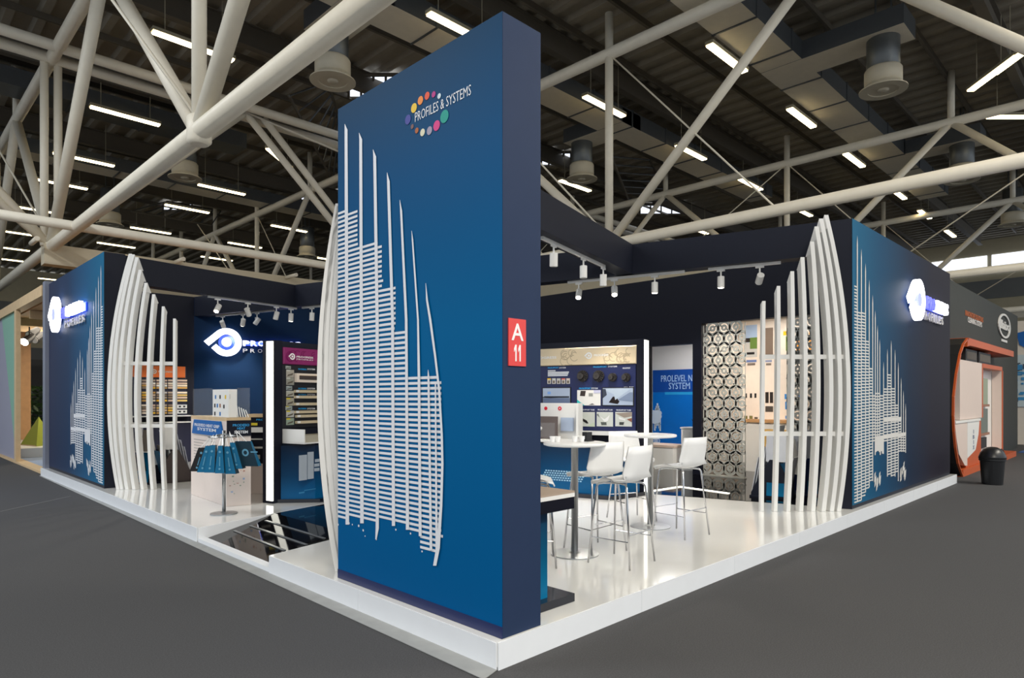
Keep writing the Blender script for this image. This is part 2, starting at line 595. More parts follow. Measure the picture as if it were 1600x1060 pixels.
g = m.build('roof_girder', [truss_far], None, (CAM.x + 21.4, CAM.y + 11, Z0 + 4.5))
tag(g, 'cream box girder seen above the back wall under the right beam', 'girder')

# dark roof beams along X
for i, v in enumerate((3.8, 9.75, 14.2, 20.9, 26.9, 34.0, 40, 47)):
    y = CAM.y + v
    m = MB()
    m.box(-24, 56, y - .02, y + .02, ROOF - .7, ROOF); m.box(-24, 56, y - .14, y + .14, ROOF - .73, ROOF - .7); m.box(-24, 56, y - .14, y + .14, ROOF - .03, ROOF)
    for k in range(2):
        m.box(-24, 56, y + 1.9 + k * 1.9, y + 2.0 + k * 1.9, ROOF - .2, ROOF - .01)
    tag(m.build('trim_%d' % (3 + i), [roof_beam_m]), kind='structure')

# air ducts along X, slung under the roof
def duct(v0, v1, x0, x1, label, galv=False, branch=()):
    y0, y1 = CAM.y + v0, CAM.y + v1
    zb = Z0 + 10.5
    rt = thing('air_duct', (CAM.x + x0, y0, zb), label, 'duct', 'air ducts under the roof')
    m = MB(); m.box(CAM.x + x0, CAM.x + x1, y0, y1, zb, zb + .6)
    for j in (0, 1):
        pass
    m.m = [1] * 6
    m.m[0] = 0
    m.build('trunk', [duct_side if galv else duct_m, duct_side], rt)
    k = x0 + 1.4
    while k < x1:
        m = MB(); m.box(CAM.x + k, CAM.x + k + .06, y0 - .03, y1 + .03, zb - .03, zb + .63); m.build('flange', [duct_side], rt)
        k += 2.4
    for bx, by in branch:
        m = MB()
        lo, hi = min(by, v0), max(by, v1)
        m.box(CAM.x + bx - .6, CAM.x + bx + .6, CAM.y + lo, CAM.y + hi, zb - .01, zb + .55)
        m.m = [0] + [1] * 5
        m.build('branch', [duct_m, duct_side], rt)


duct(8.0, 9.3, 6.5, 40, 'pale flat air duct nearest the camera, at upper right', branch=((21.3, 5.2), (32.5, 5.3)))
duct(14.65, 15.85, 3.0, 34, 'pale flat air duct running above and behind the tower', branch=((9.6, 17.4), (21.2, 17.6)))
duct(27.4, 28.6, -8, 11.6, 'grey galvanised air duct above the left room', True)
duct(34.4, 35.6, -12, 30, 'pale flat air duct farthest back over the left side', False)

# axial roof fans
def fan(px, py, label, first=[None]):
    p = G(px, py, Z0 + 9.0)
    if first[0] is None:
        rt = thing('roof_fan', (0, 0, 0), label, 'fan', 'round roof fans')
        m = MB(); m.lathe((0, 0, .62), [(.42, 0), (.44, .02), (.44, 1.2), (.4, 1.25)], 28); m.build('canister', [fan_can], rt, smooth=True)
        m = MB(); m.lathe((0, 0, .18), [(.44, 0), (.5, .03), (.5, .4), (.46, .46)], 28); m.build('collar', [fan_white], rt, smooth=True)
        m = MB()
        m.annulus((0, 0, 0), (1, 0, 0), (0, 1, 0), .64, .4, (0, 0, .03), 32)
        m.lathe((0, 0, .03), [(.60, 0), (.46, .16)], 32)
        m.build('flare_ring', [fan_white], rt, smooth=False)
        m = MB(); m.lathe((0, 0, -.02), [(.05, 0), (.15, .02), (.16, .2), (.1, .22)], 20); m.build('hub', [fan_white], rt, smooth=True)
        for k in range(5):
            an = 2 * math.pi * k / 5
            u = Vector((math.cos(an), math.sin(an), 0)); t = Vector((-u.y, u.x, 0))
            m = MB(); m.obox(u * .12 - t * .09 + Vector((0, 0, .06)), u * .28, t * .2 + Vector((0, 0, .08)), (0, 0, .012)); m.build('vane', [fan_white], rt)
        m = MB(); m.tube((.2, 0, 1.8), (.2, 0, 3.1), .03, 6); m.tube((-.2, 0, 1.8), (-.2, 0, 3.1), .03, 6); m.build('hanger', [fan_can], rt)
        first[0] = rt
        rt.location = p
        return rt
    return dup(first[0], p, random.random() * 6, label)


fan(520, 128, 'round roof fan hanging just left of the tower top')
fan(1380, 142, 'round roof fan at upper right, nearest on that side')
fan(289, 279, 'round roof fan below the thick double tube at left')
fan(909, 281, 'round roof fan seen just right of the tower')
fan(1503, 283, 'round roof fan half hidden behind the right roof tube')
fan(172, 352, 'small roof fan behind the crossing tubes at left')
fan(1582, 352, 'small roof fan at the right edge of the view')
fan(480, 402, 'small roof fan above the left overhead beam')
fan(97, 412, 'small roof fan over the corner of the left wall')

# fluorescent roof lights
LZ = Z0 + 10.3
lights = [(304, 72), (197, 181), (132, 249), (94, 287), (347, 296), (293, 326), (52, 327), (20, 363), (15, 388), (236, 360), (182, 383), (452, 357), (383, 383), (339, 404),
          (132, 403), (110, 419), (84, 437), (506, 404), (720, 46), (945, 166), (1137, 91), (1080, 238), (1173, 288), (1253, 184), (1335, 250), (1404, 303), (1445, 335), (1485, 365),
          (899, 290), (1091, 360), (1255, 331), (7, 405), (60, 345)]
proto = None
for i, (px, py) in enumerate(sorted(lights)):
    p = G(px, py, LZ)
    side = 'left of the tower' if px < 700 else 'right of the tower'
    lst = sorted([q for q in lights if (q[0] < 700) == (px < 700)])
    k = lst.index((px, py)) + 1
    ords = ['first', 'second', 'third', 'fourth', 'fifth', 'sixth', 'seventh', 'eighth', 'ninth', 'tenth', 'eleventh', 'twelfth', 'thirteenth', 'fourteenth', 'fifteenth', 'sixteenth', 'seventeenth', 'eighteenth', 'nineteenth', 'twentieth']
    lab = '%s from the left of the lit ceiling tubes %s' % (ords[k - 1], side)
    if proto is None:
        proto = thing('ceiling_light', (0, 0, 0), lab, 'light', 'fluorescent lights under the hall roof')
        m = MB(); m.box(-1.15, 1.15, -.13, .13, 0, .1); m.build('housing', [lum_body], proto)
        m = MB(); m.box(-1.12, 1.12, -.11, .11, -.05, -.001); m.build('diffuser', [tube_glow], proto)
        for s_ in (-.8, .8):
            m = MB(); m.tube((s_, 0, .1), (s_, 0, 1.7), .012, 5); m.build('suspension', [lum_body], proto)
        proto.location = p
    else:
        dup(proto, p, 0, lab)
for px, py, lab in ((437, 247, 'lit ceiling tube turned crosswise, seen between two braces left of the tower'), (1551, 115, 'lit ceiling tube turned crosswise, left one of two at the top right edge'), (1592, 86, 'lit ceiling tube turned crosswise, right one of two at the top right edge'), (1592, 182, 'lit ceiling lamp at the right edge, below the crosswise pair')):
    dup(proto, G(px, py, LZ), math.radians(41) if px != 1592 or py < 100 else -math.pi / 4, lab)

# skylights let into the deck
for i, (x0, x1, y0, y1) in enumerate(((545, 622, 117, 152), (846, 892, 238, 258), (1000, 1066, 319, 334), (255, 300, 318, 328), (470, 530, 300, 312))):
    a, b = G(x0, y1, ROOF - .03), G(x1, y0, ROOF - .03)
    lo = (min(a.x, b.x), min(a.y, b.y)); hi = (max(a.x, b.x), max(a.y, b.y))
    q = [G(x0, y1, ROOF - .1), G(x1, y1, ROOF - .1), G(x1, y0, ROOF - .1), G(x0, y0, ROOF - .1)]
    wn = MB(); wn.prism(q, (0, 0, .05)); wo = tag(wn.build('window_%d' % (i + 1), [sky_glass]), kind='structure')
    fr = MB()
    for k in range(5):
        t = k / 4
        pa, pb = q[0].lerp(q[1], t), q[3].lerp(q[2], t)
        fr.tube(pa + Vector((0, 0, -.05)), pb + Vector((0, 0, -.05)), .05, 6)
    fr.tube(q[0], q[1], .07, 6); fr.tube(q[3], q[2], .07, 6)
    fr.build('window_frame', [roof_beam_m], wo)

# steel bars of the roof monitors beside the skylights
for i, (ra, rb, lab) in enumerate(((((452, 150), (520, 285)), ((512, 128), (531, 190)), 'grid of thin steel bars under the roof just left of the tower'),
                                   (((205, 330), (330, 352)), ((260, 315), (345, 330)), 'grid of thin steel bars under the roof above the left wall'),
                                   (((955, 245), (985, 320)), ((1015, 250), (1050, 322)), 'grid of thin steel bars under the roof right of the tower'))):
    A0, A1 = G(*ra[0], ROOF - 1.6), G(*ra[1], ROOF - 1.6); B0, B1 = G(*rb[0], ROOF - .3), G(*rb[1], ROOF - .3)
    sk = thing('skylight_grid', A0, lab, 'roof grid', 'steel bar grids of the roof monitors')
    for p, q in ((A0, A1), (B0, B1)):
        m = MB(); m.tube(p, q, .06, 6); m.build('rail', [roof_beam_m], sk)
    for k in range(8):
        m = MB(); m.tube(A0.lerp(A1, k / 7), B0.lerp(B1, k / 7), .035, 6); m.build('bar', [duct_side], sk)

# ------------------------------------------------------------------ the stand: platform and floors
def ext(p, d, t):
    return (p[0] + d.x * t, p[1] + d.y * t)


NR, NL = (0.0, 3.205), (0.0, 5.12)
e1n = Vector((math.cos(TH), math.sin(TH), 0))
NRb = ext(NR, e1n, 3.4)
NLb = ext(NL, e1n, 3.4)
plat = [(0, 0), (12.69, 0), (12.69, 14.42), (0, 14.42), NL, NLb, NRb, NR]
pl = thing('platform', (0, 0, 0), 'low glossy white platform that the whole exhibition stand stands on', 'platform')
m = MB()
m.prism([(x, y, .02) for x, y in plat], (0, 0, PZ - .022), 0)
m.build('deck', [white_gloss], pl)
edges = [((0, 0), (12.69, 0), 8), ((0, 3.205), (0, 0), 2), ((0, 14.42), (0, 5.12), 5), (NL, NLb, 2), (NRb, NR, 2)]
for a, b, n in edges:
    a, b = Vector((a[0], a[1], 0)), Vector((b[0], b[1], 0))
    d = (b - a) / n
    nn = Vector((d.y, -d.x, 0)).normalized()
    for k in range(n):
        m = MB()
        p = a + d * k + nn * .001
        g_ = d.normalized() * .002
        m.obox(p + g_, d - 2 * g_, nn * .010, Vector((0, 0, PZ - .004)))
        m.build('edge_board', [white_side], pl)
# black entrance ramp, rising from the aisle to the platform
TN = math.tan(TH)
RX, RZ0, RZ1 = (.10, 1.08), .03, PZ - .003
RS = (RZ1 - RZ0) / (RX[1] - RX[0])
yr = lambda x: NR[1] + .012 + x * TN
yl = lambda x: NL[1] - .012 + x * TN
m = MB()
x0, x1 = RX
q = [(x0, yr(x0), RZ0), (x1, yr(x1), RZ1), (x1, yl(x1), RZ1), (x0, yl(x0), RZ0)]
m.prism(q, (0, 0, -.025))
bf = m.build('entrance_ramp', [black_glass], None, (0.1, 4.2, 0))
tag(bf, 'mirror black entrance ramp with metal strips beside the tower', 'ramp')
m = MB(); x2 = x1 + 2.1
m.prism([(x1 + .002, yr(x1), RZ1 - .025), (x2, yr(x2), RZ1 - .025), (x2, yl(x2), RZ1 - .025), (x1 + .002, yl(x1), RZ1 - .025)], (0, 0, .025)); m.build('upper_landing', [black_glass], bf)
m = MB(); m.prism([(.0, NR[1] + .012, .0), (.095, yr(.095), 0), (.095, yl(.095), 0), (0, NL[1] - .012, 0)], (0, 0, .05)); m.build('sill', [white_side], bf)


def on_ramp(px, py):
    r = ray(px, py)
    t = (RZ0 + RS * (CAM.x - x0) - CAM.z) / (r.z - RS * r.x)
    return CAM + r * t + Vector((0, 0, .001))


for (a, b) in (((366, 830), (445, 861)), ((391, 822), (479, 852)), ((415, 814), (507, 842))):
    pa, pb = on_ramp(*a), on_ramp(*b)
    dd = (pb - pa).normalized(); sd = dd.cross(Vector((0, 0, 1))) * .016
    m = MB(); m.prism([pa - sd, pb - sd, pb + sd, pa + sd], (0, 0, .006)); m.build('metal_strip', [steel], bf)
# black inner floor behind the beam line
def beamline(t):
    return (6.82 - math.sin(TH) * t + .02, .07 + math.cos(TH) * t)


b0, b1 = beamline(.45), beamline(3.1)
bf2 = MB(); bf2.prism([(b0[0], b0[1], PZ - .001), (12.3, .45, PZ - .001), (12.3, 4.9, PZ - .001), (b1[0] + .6, 4.9, PZ - .001), (b1[0], b1[1], PZ - .001)], (0, 0, .006))
o = bf2.build('lounge_floor', [black_glass], None, (8, 2, PZ)); tag(o, 'mirror black floor of the lounge behind the bar tables', 'floor panel')
for a, b in (((1017, 768), (1063, 761)), ((1063, 761), (1136, 771))):
    pa, pb = G(*a, PZ + .008), G(*b, PZ + .008)
    dd = (pb - pa).normalized(); sd = dd.cross(Vector((0, 0, 1))) * .03
    m = MB(); m.prism([pa - sd, pb - sd + dd * .03, pb + sd + dd * .03, pa + sd], (0, 0, .006)); m.build('light_strip', [led_floor], o)

# ------------------------------------------------------------------ tower
TX0, TX1, TY0, TY1 = .06, .42, .016, 2.03
tw = thing('tower_panel', (TX0, TY0, PZ), 'tall blue and navy tower slab at the corner of the stand', 'tower')
m = MB(); m.box(TX0 + .003, TX1, TY0, TY1, PZ, ZT); m.build('core', [navy_tower], tw)
m = MB(); m.quad((TX0, TY1, PZ + .075), (TX0, TY0, PZ + .075), (TX0, TY0, ZT), (TX0, TY1, ZT)); m.build('printed_sheet', [blue_print], tw)
m = MB(); m.box(TX0 - .004, TX0 + .002, TY0, TY1, PZ, PZ + .075); m.build('skirting', [skirt_m], tw)
# white feather graphic
m = MB()
OF = .003


def ft(px, py):
    return F_T.at(px, py)


def face_poly(mb, fr, pts, o=OF, mi=0):
    vs = [fr.P(a, z, o) for a, z in pts]
    nrm = Vector((0, 0, 0))
    for i in range(len(vs)):
        nrm += (vs[i] - vs[0]).cross(vs[(i + 1) % len(vs)] - vs[0])
    if nrm.dot(fr.n) < 0:
        vs = vs[::-1]
    mb.add(vs, [tuple(range(len(vs)))], mi)


NBAR = [0]


def bar(mb, fr, pts, mi=0, o=OF + .0012):
    NBAR[0] += 1
    o += .0007 * NBAR[0]
    L = [fr.at(x - w_ / 2, y) for x, y, w_ in pts]; R = [fr.at(x + w_ / 2, y) for x, y, w_ in pts]
    for i in range(len(pts) - 1):
        face_poly(mb, fr, [L[i], R[i], R[i + 1], L[i + 1]], o, mi)


bar(m, F_T, [(539.5, 194, .4), (541.5, 203, 4.5), (542, 330, 5), (543.5, 820, 5.5)])
bar(m, F_T, [(562, 208, .5), (564.5, 218, 4.5), (566.5, 818, 5.5)])
bar(m, F_T, [(584, 234, .5), (586.5, 245, 4.5), (590.3, 500, 5), (590.5, 826, 5), (588.5, 843, 2)])
bar(m, F_T, [(606, 270, .5), (608, 284, 4.2), (614.5, 500, 4.5), (616, 822, 5)])
bar(m, F_T, [(626, 313, .5), (628, 330, 3.2), (636, 500, 4), (638, 828, 5)])
bar(m, F_T, [(644.6, 361, .5), (646, 376, 2.3), (654.5, 500, 2.8), (656, 590, 4), (658, 838, 4.5)])
bar(m, F_T, [(670.5, 578, .6), (671, 590, 3), (675, 860, 4)])
bar(m, F_T, [(682, 600, 2), (684, 868, 3.5)])
bar(m, F_T, [(667, 443, .5), (669, 470, 3), (674, 500, 3.6), (682, 559, 3.2), (688, 610, 3.2), (692, 680, 3.4), (693, 725, 3.6), (691, 790, 4), (686, 857, 6), (681, 884, 5)])
cols = [(528.4, 543, 332, 812), (543, 566.5, 389, 814), (566.5, 590.5, 384, 820), (590.5, 615, 450, 818), (615, 637, 519, 824), (637, 657, 588, 836), (657, 674, 588, 862), (674, 684, 588, 868), (684, 690, 592, 846)]
stubs = [(543, 559, 334, 389), (590.5, 597, 386, 450), (615, 618.5, 452, 519)]
for cx0, cx1, ty, by in cols + stubs:
    xm = (cx0 + cx1) / 2
    z1 = F_T.at(xm, ty)[1]; z0 = F_T.at(xm, by)[1]
    a0 = F_T.at(cx0, 600)[0]; a1 = F_T.at(cx1, 600)[0]
    z = math.ceil(z0 / .0385) * .0385
    i = 0
    while z < z1:
        j = random.uniform(-.012, .02) if z < z0 + .05 else 0
        face_poly(m, F_T, [(a0, z), (a1 + j, z), (a1 + j, z + .0195), (a0, z + .0195)], OF)
        z += .0385
for px, py, r in ((546, 818, 2), (551, 820, 1.4), (561, 822, 2.2), (568, 829, 2), (571, 838, 1.2), (619, 828, 1.6), (642, 834, 1.6), (528.8, 820, 2), (660, 862, 1.5), (588.6, 843, 1.6)):
    a, z = ft(px, py); m.disc(F_T.P(a, z, OF), F_T.d, (0, 0, 1), r * .005, F_T.n * .0005, 8)
m.build('feather_print', [white_print], tw)
# dots and lettering at the top
dots = [(628 + 3, 184 - 0, 0, 0)]
sc = 1484 / 140.0
dl = [((290, 520), 80, (236, 196, 56)), ((397, 395), 72, (238, 140, 58)), ((508, 318), 64, (226, 82, 46)), ((616, 294), 50, (178, 40, 128)), ((708, 322), 44, (206, 222, 232)),
      ((190, 712), 82, (62, 66, 150)), ((262, 828), 40, (120, 84, 84)), ((337, 893), 48, (170, 92, 44)), ((432, 924), 62, (222, 218, 190)), ((547, 895), 70, (158, 150, 172)), ((666, 812), 84, (214, 58, 132)), ((795, 660), 104, (0, 150, 136))]
for (zx, zy), r, rgb in dl:
    a, z = F_T.at(620 + zx / sc, 120 + zy / sc)
    m = MB(); m.disc(F_T.P(a, z, OF), F_T.d, (0, 0, 1), r / sc * .0046, F_T.n * .001, 20); m.build('dot', [pal(rgb)], tw)
m = MB()
a0, z0 = F_T.at(649, 184.5); a1, z1 = F_T.at(736.5, 143)
add_text(m, F_T, 'PROFILES & SYSTEMS', a0, a1, z0 - .032, z0 + .038, OF, .0008, -.006)
m.build('lettering', [white_print], tw)
# stand number plate
a0, z1 = F_TS.at(793.5, 497); a1, z0 = F_TS.at(820.5, 573)
m = MB(); m.fbox(F_TS, a0, a1, z0, z1, .001, .008)
sg = m.build('number_sign', [red_sign], None, F_TS.P(a0, z0)); tag(sg, 'small red plate reading A 11 on the navy edge of the tower', 'sign')
m = MB(); wd = a1 - a0; hh = z1 - z0
add_text(m, F_TS, 'A', a0 + wd * .16, a0 + wd * .84, z0 + hh * .54, z0 + hh * .90, .008, .002, .01)
for k in (.44, .68):
    b0, b1 = z0 + hh * .10, z0 + hh * .45; c0 = a0 + wd * k; t_ = wd * .07
    m.fbox(F_TS, c0 - t_, c0, b0, b1, .008, .010)
    m.prism([F_TS.P(c0 - t_, b1, .008), F_TS.P(c0 - t_, b1 - .030, .008), F_TS.P(c0 - t_ - wd * .07, b1 - .048, .008), F_TS.P(c0 - t_ - wd * .07, b1 - .026, .008)], F_TS.n * .002)
m.build('lettering', [white_plastic], sg)

# ------------------------------------------------------------------ outer walls with prints
LY0, LY1 = 9.70, 14.17
m = MB(); m.box(.104, .42, LY0, LY1, PZ, ZT)
wl = tag(m.build('wall_left', [navy], None, (.1, LY0, PZ)), kind='structure')
m = MB(); m.quad((.1, LY1, PZ + .05), (.1, LY0, PZ + .05), (.1, LY0, ZT), (.1, LY1, ZT)); m.build('printed_sheet', [left_print], wl)
m = MB(); m.box(.03, .42, 14.19, 14.44, PZ - .16, ZT + .06)
tag(m.build('trim_20', [mat('grey_post', (118, 124, 140), .5, noise=.04)]), kind='structure')
RX0, RX1 = 6.82, 12.55
m = MB(); m.box(RX0, RX1, .084, .42, PZ, ZT)
wr = tag(m.build('wall_right', [navy], None, (RX0, .08, PZ)), kind='structure')
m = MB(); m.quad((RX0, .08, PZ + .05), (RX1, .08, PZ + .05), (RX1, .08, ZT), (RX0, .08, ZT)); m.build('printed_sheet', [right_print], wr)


def wall_graphic(parent, fr, flip, mname):
    """skyline of feather bars and louvres; pattern laid out on the right wall and mirrored for the left one"""
    m = MB()
    def cv(px, py):
        a, z = F_R.at(px, py)
        s_ = a - RX0
        return s_, z
    def pt(s_, z):
        return ((-(LY0 + s_ * .93)) if flip else (RX0 + s_), z)
    def rect(s0, s1, z0, z1, o=OF):
        face_poly(m, fr, [pt(s0, z0), pt(s1, z0), pt(s1, z1), pt(s0, z1)], o)
    bars = [(1339, 368, 784), (1345.3, 389, 782), (1351.8, 411, 770), (1357.6, 437, 762), (1363, 461, 752), (1367, 485, 690), (1370.5, 508, 690), (1374, 530, 690),
            (1380, 565, 690), (1386, 545, 745), (1392, 532, 745), (1398, 546, 745), (1403, 566, 752), (1407.5, 590, 705), (1411, 610, 705), (1414.5, 630, 708)]
    bl = []
    for px, ty, by in bars:
        s1_, zt = cv(px, ty); s0_, zb = cv(px, by)
        wd_ = .020
        bl.append((s1_, zt, zb))
        face_poly(m, fr, [pt(s1_ - wd_, zb), pt(s1_ + wd_, zb), pt(s1_ + wd_, zt - .12), pt(s1_, zt), pt(s1_ - wd_, zt - .12)], OF + .002)
    bands = [(1334.5, 1339, 447, 786), (1339, 1345.3, 490, 784), (1345.3, 1351.8, 490, 776), (1351.8, 1357.6, 535, 764), (1357.6, 1363, 576, 752),
             (1363, 1367, 616, 690), (1367, 1374, 616, 690), (1374, 1380, 616, 688), (1380, 1386, 608, 690), (1386, 1392, 585, 742), (1392, 1398, 608, 744), (1398, 1403, 632, 738), (1403, 1407.5, 655, 706), (1407.5, 1411, 678, 706), (1411, 1414.5, 678, 706)]
    for x0, x1, ty, by in bands:
        s0_ = cv(x0, 600)[0]; s1_ = cv(x1, 600)[0]
        zt = cv((x0 + x1) / 2, ty)[1]; zb = cv((x0 + x1) / 2, by)[1]
        z = zb
        while z < zt:
            rect(s0_, s1_, z, z + .020)
            z += .044
    # solid patch with a ragged foot, and the two broad cross lines
    x = 1366
    while x < 1380:
        s0_ = cv(x, 700)[0]; s1_ = cv(x + 1.6, 700)[0]
        rect(s0_, s1_, cv(x, 708 + random.uniform(-4, 5))[1], cv(x, 683)[1], OF + .003); x += 1.6
    for yy, x0, x1 in ((656, 1380, 1408), (682, 1366, 1415)):
        z = cv(1390, yy)[1]; rect(cv(x0, 650)[0], cv(x1, 650)[0], z - .03, z + .03, OF + .004)
    for x0, y0 in ((1367, 760), (1369, 765), (1372, 757), (1408, 747), (1411, 742), (1413, 748), (1405, 752)):
        for k in range(3):
            s_, z = cv(x0 + random.uniform(-2, 2), y0 + random.uniform(-6, 6))
            face_poly(m, fr, [pt(s_, z), pt(s_ + .05, z + .03), pt(s_ + .08, z + .16), pt(s_ + .02, z + .13)], OF + .001 * k)
    m.build('skyline_print', [MATS[mname]], parent)


wall_graphic(wr, F_R, False, 'cream_print')
wall_graphic(wl, F_L, True, 'white_print')

# ------------------------------------------------------------------ inner walls and overhead beams
def vwall(name, fr, a0, a1, z0, z1, th, mm):
    m = MB(); m.fbox(fr, a0, a1, z0, z1, -th, 0)
    return tag(m.build(name, [mm], None, fr.P(a0, z0)), kind='structure')


wk = vwall('wall_rear', F_K, .42, 3.02, PZ, ZT, .2, navy_dark)
wg = vwall('wall_emblem', F_G, -.16, 4.2, PZ, ZT, .2, logo_wall_m)
wb = thing('wall_back', (8.95, 3, PZ), None, None); wb['kind'] = 'structure'
m = MB(); m.fbox(F_B, -9.5, -4.79, PZ, ZT, -.2, 0); m.fbox(F_B, -4.79, -3.72, 2.79, ZT, -.2, 0); m.fbox(F_B, -3.72, -3.53, PZ, ZT, -.2, 0); m.fbox(F_B, -3.53, -.42, 3.17, ZT, -.2, 0); m.fbox(F_B, -.99, -.42, PZ, 3.17, -.2, 0)
m.build('panel', [navy_dark], wb)
# pillars next to the outer walls
m = MB()
cpt = Vector((RX0 + .001, .09, 0)); m.obox(cpt + Vector((0, 0, PZ)), E2 * .42, E1 * .3, (0, 0, 4.0))
tag(m.build('wall_pier_right', [navy], None, cpt), kind='structure')
m = MB()
apt = Vector((.106, LY0 + .001, 0)); m.obox(apt + Vector((0, 0, PZ)), E1 * .42, (0, .3, 0), (0, 0, 4.0))
tag(m.build('wall_pier_left', [navy], None, apt), kind='structure')

BZ0 = ZT - .47
A_ = Vector((.10, LY0, 0)); Bp = Vector((3.99, 10.53, 0)); Dp = Vector((6.12, 3.144, 0)); Cp = Vector((6.82, .07, 0)); Ep = Vector((3.0, 13.88, 0))
def beam(name, p, q, side, label, th=.28):
    d = (q - p).normalized()
    nn = Vector((-d.y, d.x, 0)) * side
    m = MB(); m.obox(p + Vector((0, 0, BZ0)), q - p, nn * th, (0, 0, .47))
    return tag(m.build(name, [navy], None, p + Vector((0, 0, BZ0))), label, 'beam', 'navy overhead beams of the stand')


beam('header_beam', A_ + E1 * .4, Bp, 1, 'navy overhead beam above the left entrance, ending at the fins')
beam('header_beam', Cp + E2 * .4, Ep, -1, 'long navy overhead beam running along the back of the bar area')
td = (Dp - Vector((TX1, 1.62, 0))).normalized()
beam('header_beam', Vector((TX1 + .005, 1.60, 0)), Dp, 1, 'navy overhead beam joining the tower to the back beam')

# ------------------------------------------------------------------ fin screens
def fin_screen(label, tops, mids, bots, depth, rails, widths, ybase, outward, d_top=None):
    c = D(sum(b for b in bots) / len(bots), ybase, depth); c.z = PZ
    rt = thing('fin_screen', c, label, 'screen', 'white curved fin screens')
    fw = Vector((R2, R2, 0)); rgt = Vector((R2, -R2, 0))
    for (tx, ty), mx, bx, (wv, dv) in zip(tops, mids, bots, widths):
        zt = CAM.z + (HY - ty) * depth / FPX
        X = lambda px: (px - CX) / FPX * depth
        ztip, zm, zb = zt, CAM.z + (HY - 600) * depth / FPX, PZ
        xs = (X(tx), X(mx), X(bx))
        m = MB(); k0 = None; N_ = 22
        for i in range(N_ + 1):
            z = zb + (ztip - zb) * i / N_
            t0, t1, t2 = zb, zm, ztip
            lag = xs[2] * (z - t1) * (z - t2) / ((t0 - t1) * (t0 - t2)) + xs[1] * (z - t0) * (z - t2) / ((t1 - t0) * (t1 - t2)) + xs[0] * (z - t0) * (z - t1) / ((t2 - t0) * (t2 - t1))
            p = CAM + fw * depth + rgt * lag; p.z = z
            k = len(m.v)
            # cross-section: thin face to the viewer, board going back
            bd = (fw * 1.0 + rgt * outward * .12).normalized()
            cut = .0
            if i == N_:
                cut = 1
            a = p - rgt * (wv / 2); b = p + rgt * (wv / 2)
            zz = Vector((0, 0, -.0))
            back_dz = Vector((0, 0, -(dv * 2.4 - .08) if i == N_ else 0))
            m.v += [a, b, b + bd * dv + back_dz, a + bd * dv + back_dz]
            if i:
                for j in range(4):
                    m.f.append([k - 4 + j, k - 4 + (j + 1) % 4, k + (j + 1) % 4, k + j]); m.m.append(0)
        m.f.append([3, 2, 1, 0]); m.m.append(0); m.f.append([k, k + 1, k + 2, k + 3]); m.m.append(0)
        m.build('fin', [white_paint], rt)
    for y, x0, x1 in rails:
        a, b = D(x0, y, depth), D(x1, y, depth)
        m = MB(); m.obox(a + fw * .05 - Vector((0, 0, .03)), b - a, fw * .03, (0, 0, .06)); m.build('rail', [white_paint], rt)
    return rt


wl8 = [(.045, .05), (.046, .07), (.05, .09), (.052, .10), (.055, .11), (.055, .12), (.055, .12), (.055, .13)]
fin_screen('white curved fin screen in front of the left wall corner',
           [(272.4, 498), (255, 479), (240, 460), (228, 442), (219, 421.7), (214, 402), (208, 397.7), (203.7, 396.7)],
           [272, 251, 231, 212, 197, 186, 177, 170], [272, 255, 237.5, 222, 209, 198, 190, 184], 10.92,
           [(568, 186, 273), (666, 180, 273)], wl8, 765, 1)
fin_screen('white curved fin screen in front of the right wall corner',
           [(1193.6, 470.6), (1216.6, 447), (1238, 424), (1254, 402), (1269, 377.6), (1276, 354), (1283, 341.7), (1291, 336)],
           [1192.5, 1216.5, 1239, 1259, 1279, 1299, 1313, 1326], [1191, 1212, 1232, 1252, 1271, 1287, 1300, 1311], 8.82,
           [(557.5, 1190, 1322), (678.5, 1190, 1324)], wl8, 799, -1)
fin_screen('white curved fins bulging out behind the far edge of the tower',
           [(536, 338), (532, 322), (529.5, 318)], [517, 508, 500.5], [545, 537, 529], 5.78, [(600, 505, 560)], [(.05, .2), (.06, .2), (.06, .22)], 893, 1)

# ------------------------------------------------------------------ lit emblems
def lit_sign(fr, a, z, R, ta0, ta1, tz0, tz1, pz0, pz1, label, n_blue, off=.06):
    rt = thing('lit_sign', fr.P(a, z), label, 'sign', 'backlit emblem signs')
    m = MB(); emblem(m, fr, a, z, R, off, .08); m.build('emblem_ring', [sign_white, sign_blue], rt)
    m = MB(); m.disc(fr.P(a, z, .02), fr.d, (0, 0, 1), .56 * R, fr.n * .012, 24); m.build('blue_backing', [sign_back], rt)
    word = 'PROGRESS'
    wd_ = (ta1 - ta0)
    for k, ch in enumerate(word):
        m = MB(); add_text(m, fr, ch, ta0 + wd_ * k / 8 + .008, ta0 + wd_ * (k + 1) / 8 - .008, tz0, tz1, off, .06, .035); m.build('letter', [(sign_text if n_blue == 8 else sign_letter_blue) if k < n_blue else sign_white], rt)
    m = MB(); m.fbox(fr, ta0, ta1, tz0 + .02, tz1 - .02, .015, .03); m.build('halo_strip', [sign_halo], rt)
    for k, ch in enumerate('PROFILES'):
        s0 = ta0 + wd_ * k / 8; ww = wd_ / 8 * (.25 if ch == 'I' else .62)
        m = MB(); add_text(m, fr, ch, s0, s0 + ww, pz0, pz1, .02, .03, .01); m.build('letter', [letters_grey], rt)
    return rt


